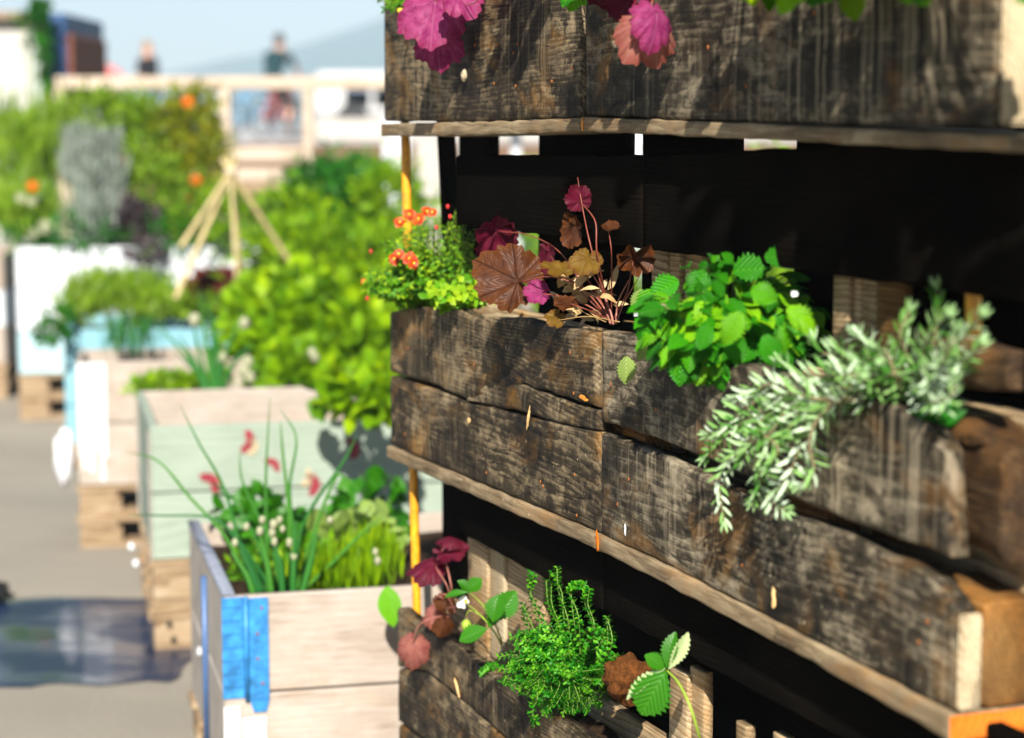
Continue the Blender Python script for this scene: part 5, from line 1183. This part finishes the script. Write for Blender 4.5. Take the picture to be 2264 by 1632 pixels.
# van, bikes, people on the promenade
PZ = 1.18
t = thing('parked_van', 'white van with dark windows parked on the promenade', 'van', (at(760,230,40).x, 40, PZ))
def vbox(nm, x0, x1, y0, y1, z0, z1, mat, lab=None, bev=.12):
    c = MB(); c.box(x0, x1, y0, y1, z0, z1, bev); return emit(nm, c, M[mat], t, ID, lab, smooth=False)
xl = at(690, 230, 40).x
vbox('body', xl, xl+4.4, 40, 41.8, PZ+.35, PZ+1.0, 'vanwhite'); vbox('cabin', xl+.05, xl+3.6, 40.08, 41.7, PZ+.98, PZ+1.25, 'vanwhite', None, .1)
vbox('window', xl+.62, xl+1.15, 40.0, 40.05, PZ+.55, PZ+.95, 'vangrey', 'grey-blue side window', .02); vbox('window', xl+1.2, xl+1.9, 40.0, 40.05, PZ+.55, PZ+.95, 'glass', 'dark side window', .02)
for x in (.8, 3.5):
    c = MB(); n = 20; vs = [(xl+x+.33*math.cos(2*math.pi*i/n), y, PZ+.33+.33*math.sin(2*math.pi*i/n)) for y in (39.95, 40.2) for i in range(n)]
    c.add(vs, [tuple(range(n)), tuple(range(2*n-1, n-1, -1))]+[(i, (i+1) % n, n+(i+1) % n, n+i) for i in range(n)]); emit('wheel', c, M['rubber'], t, ID, smooth=False)
def bike(label, P, ang, mat):
    m = Matrix.Translation(P) @ Matrix.Rotation(rad(ang), 4, 'Z'); t = thing('bicycle', label, 'bicycle', mat=m, group='bicycles on the promenade')
    for x in (-.52, .52):
        c = MB(); ring = [(x+.33*math.cos(a*math.pi/14), 0, .35+.33*math.sin(a*math.pi/14)) for a in range(29)]; c.tube(ring, .022, 6); w = emit('wheel', c, M['rubber'], t, m)
        c = MB()
        for a in range(8): c.tube([(x, 0, .35), (x+.32*math.cos(a*math.pi/4), 0, .35+.32*math.sin(a*math.pi/4))], .004, 4)
        emit('spokes', c, M['steel'], w, m)
    c = MB()
    for a, b in (((-.52,0,.35),(-.08,0,.32)),((-.52,0,.35),(-.18,0,.78)),((-.08,0,.32),(-.22,0,.9)),((-.08,0,.32),(.34,0,.78)),((-.18,0,.78),(.32,0,.86)),((.52,0,.35),(.30,0,.98))): c.tube([a, b], .022, 6)
    emit('frame', c, M[mat], t, m)
    c = MB(); c.ball((-.23, 0, .93), .14, .07, .035, 10, 6); emit('saddle', c, M['rubber'], t, m)
    c = MB(); c.tube([(.22,-.28,1.02),(.30,-.1,1.0),(.30,.1,1.0),(.22,.28,1.02)], .014, 6); emit('handlebar', c, M['steel'], t, m)
def person(label, P, ang, joints, edges, cloth, hair, parts):
    """joints name->(x,y,z,r) ; continuous skinned body with clothing shells as children"""
    m = Matrix.Translation(P) @ Matrix.Rotation(rad(ang), 4, 'Z')
    me = bpy.data.meshes.new('person'); names = list(joints); V = [joints[k][:3] for k in names]; E = [(names.index(a), names.index(b)) for a, b in edges]
    me.from_pydata(V, E, []); o = bpy.data.objects.new('person', me); COL.objects.link(o); o.matrix_world = m; MW[o.name] = m.copy()
    sk = o.modifiers.new('skin', 'SKIN'); sk.use_smooth_shade = True; 
    for i, k in enumerate(names): me.skin_vertices[0].data[i].radius = (joints[k][3], joints[k][3]*(joints[k][4] if len(joints[k]) > 4 else 1))
    me.skin_vertices[0].data[0].use_root = True
    sb_ = o.modifiers.new('sub', 'SUBSURF'); sb_.levels = 2; sb_.render_levels = 2
    me.materials.append(M['skin']); o['label'] = label; o['category'] = 'person'
    for nm, mt, segs in parts:
        c = MB()
        for pl in segs:
            P_ = path([joints[k][:3] for k in pl], 5); rs = [joints[k][3] for k in pl]; n_ = len(P_)
            c.tube(P_, [np.interp(i/(n_-1)*(len(rs)-1), range(len(rs)), rs)*1.25 for i in range(n_)], 12)
        emit(nm, c, M[mt], o, m)
    hd = joints['head']; c = MB(); c.ball((hd[0]-.03, hd[1], hd[2]+.035), .105, .10, .11, 14, 10); emit('hair', c, M[hair], o, m)
    c = MB(); c.ball((hd[0]+.095, hd[1], hd[2]-.01), .018, .014, .022, 8, 6)
    for sy in (-1, 1): c.ball((hd[0], hd[1]+sy*.085, hd[2]), .02, .012, .03, 8, 6)
    emit('face_features', c, M['skin'], o, m)
    return o
JE = [('pelvis','waist'),('waist','chest'),('chest','neck'),('neck','head'),('head','crown'),('chest','shl'),('shl','ell'),('ell','wrl'),('wrl','hal'),('chest','shr'),('shr','elr'),('elr','wrr'),('wrr','har'),('pelvis','hil'),('hil','knl'),('knl','anl'),('anl','tol'),('pelvis','hir'),('hir','knr'),('knr','anr'),('anr','tor')]
def rider(dz=0):
    return {'pelvis':(-.22,0,.98,.13),'waist':(-.17,0,1.14,.12),'chest':(-.05,0,1.38,.14),'neck':(.02,0,1.53,.055),'head':(.05,0,1.66,.085),'crown':(.05,0,1.74,.06),
     'shl':(-.03,.19,1.45,.055),'ell':(.06,.30,1.22,.042),'wrl':(.22,.28,1.07,.03),'hal':(.27,.27,1.04,.03),'shr':(-.03,-.19,1.45,.055),'elr':(.06,-.30,1.22,.042),'wrr':(.22,-.28,1.07,.03),'har':(.27,-.27,1.04,.03),
     'hil':(-.2,.1,.93,.09),'knl':(.15,.12,.72,.06),'anl':(-.05,.12,.34,.04),'tol':(.1,.12,.28,.03),'hir':(-.2,-.1,.93,.09),'knr':(.18,-.12,.55,.06),'anr':(.02,-.12,.16,.04),'tor':(.17,-.12,.1,.03)}
def stander():
    return {'pelvis':(0,0,.95,.13),'waist':(0,0,1.1,.115),'chest':(0,0,1.36,.14),'neck':(0,0,1.52,.055),'head':(.01,0,1.64,.085),'crown':(.01,0,1.72,.06),
     'shl':(0,.19,1.44,.055),'ell':(-.02,.25,1.16,.042),'wrl':(.06,.26,.92,.03),'hal':(.08,.26,.84,.03),'shr':(0,-.19,1.44,.055),'elr':(-.02,-.25,1.16,.042),'wrr':(.06,-.26,.92,.03),'har':(.08,-.26,.84,.03),
     'hil':(0,.1,.9,.09),'knl':(.02,.1,.5,.06),'anl':(0,.1,.09,.04),'tol':(.13,.1,.04,.03),'hir':(0,-.1,.9,.09),'knr':(.02,-.1,.5,.06),'anr':(0,-.1,.09,.04),'tor':(.13,-.1,.04,.03)}
def clothes(top, bot): return [('shirt', top, [('pelvis','waist','chest'),('shr','chest','shl'),('shl','ell'),('shr','elr')]), ('trousers', bot, [('hil','knl','anl'),('hir','knr','anr'),('hir','pelvis','hil')])]
def pz(px, Y): return Vector((at(px, 260, Y).x, Y, PZ))
YP = 35.4
P = pz(618, YP); bike('red bicycle under the rider in teal', P, 62, 'bikered')
person('cyclist in a dark teal shirt seen above the timber rail', P, 62, rider(), JE, None, 'hair', clothes('teal', 'black'))
bike('blue bicycle parked left of the rider', pz(566, YP+.6), 15, 'bikeblue')
person('person in black standing far left of the cyclist', pz(330, 38.3), -30, stander(), JE, None, 'hairfair', clothes('black', 'jeans'))
j = stander(); 
for k in ('chest','neck','head','crown','shl','shr','ell','elr','wrl','wrr','hal','har'):
    x, y, z, r_ = j[k][:4]; d = z-.95; a = .75; j[k] = (x*math.cos(a)+d*math.sin(a), y, .95 + d*math.cos(a) - x*math.sin(a), r_)
person('person in pink bending forward, leftmost on the promenade', pz(262, 39.5), 180, j, JE, None, 'hair', clothes('pinkcloth', 'jeans'))

# water drops thrown over the boxes
mb = MB(); DR = [(1106-3,1370,3.3)]
for (a, b, Y, s_) in ((465,1370,3.2,7),(443,1440,3.2,8),(300,1245,3.6,7),(290,1208,3.6,7),(643,1372,3.2,6),):
    Y *= 1.45; c = MB(); C = at(a, b, Y); q = s_*1.1/F*Y; c.ball(C, q, q, q*1.25, 12, 8)
    single('water_drop', 'falling water drop glinting in the sun near the garden boxes', 'water drop', c, M['drop'], group='falling water drops')

# ------------------------------------------------------------------ haze, world, sun, camera
HAZE = True
if HAZE:
    hm = bpy.data.materials.new('haze'); hm.use_nodes = True; nt = hm.node_tree; nt.nodes.clear()
    vo = nt.nodes.new('ShaderNodeVolumePrincipled'); ou = nt.nodes.new('ShaderNodeOutputMaterial'); nt.links.new(vo.outputs[0], ou.inputs['Volume'])
    vo.inputs['Color'].default_value = (0.60, 0.77, 0.93, 1); vo.inputs['Density'].default_value = 0.0008; vo.inputs['Anisotropy'].default_value = -0.24
    c = MB(); c.box(-1500, 1700, -20, 1900, -1, 320); o = emit('haze', c, hm, smooth=False); o['kind'] = 'stuff'
SEL = 36.0; sv = Vector((-0.05, -1.09, 0)).normalized()*math.cos(rad(SEL)) + Vector((0,0,math.sin(rad(SEL))))
w = bpy.data.worlds.new('World'); sc.world = w; w.use_nodes = True
sky = w.node_tree.nodes.new('ShaderNodeTexSky'); sky.sky_type = 'NISHITA'; sky.sun_disc = False; sky.sun_elevation = rad(SEL)
sky.sun_rotation = math.atan2(sv.x, sv.y); sky.air_density = 1.0; sky.dust_density = 0.6; sky.ozone_density = 2.0
bg = w.node_tree.nodes['Background']; w.node_tree.links.new(sky.outputs[0], bg.inputs[0]); bg.inputs[1].default_value = 0.05
sl = bpy.data.lights.new('sun', 'SUN'); sl.energy = 5.0; sl.angle = rad(0.5); sl.color = (1, 0.94, 0.85)
so = bpy.data.objects.new('sun', sl); COL.objects.link(so); so.rotation_euler = sv.to_track_quat('Z', 'Y').to_euler(); so.location = (0, -5, 8)
cd = bpy.data.cameras.new('camera'); co = bpy.data.objects.new('camera', cd); COL.objects.link(co); sc.camera = co
co.location = CAM; co.rotation_euler = (math.pi/2 - TH, 0, 0)
cd.sensor_fit = 'HORIZONTAL'; cd.sensor_width = 36; cd.lens = F/2264*36; cd.clip_start = 0.05; cd.clip_end = 12000
cd.dof.use_dof = True; cd.dof.focus_distance = 3.08; cd.dof.aperture_fstop = 2.9
sc.view_settings.view_transform = 'Standard'; sc.view_settings.look = 'None'; sc.view_settings.exposure = 1.15; sc.view_settings.gamma = 1
sc.render.engine = 'CYCLES'
sc.cycles.volume_bounces = 0
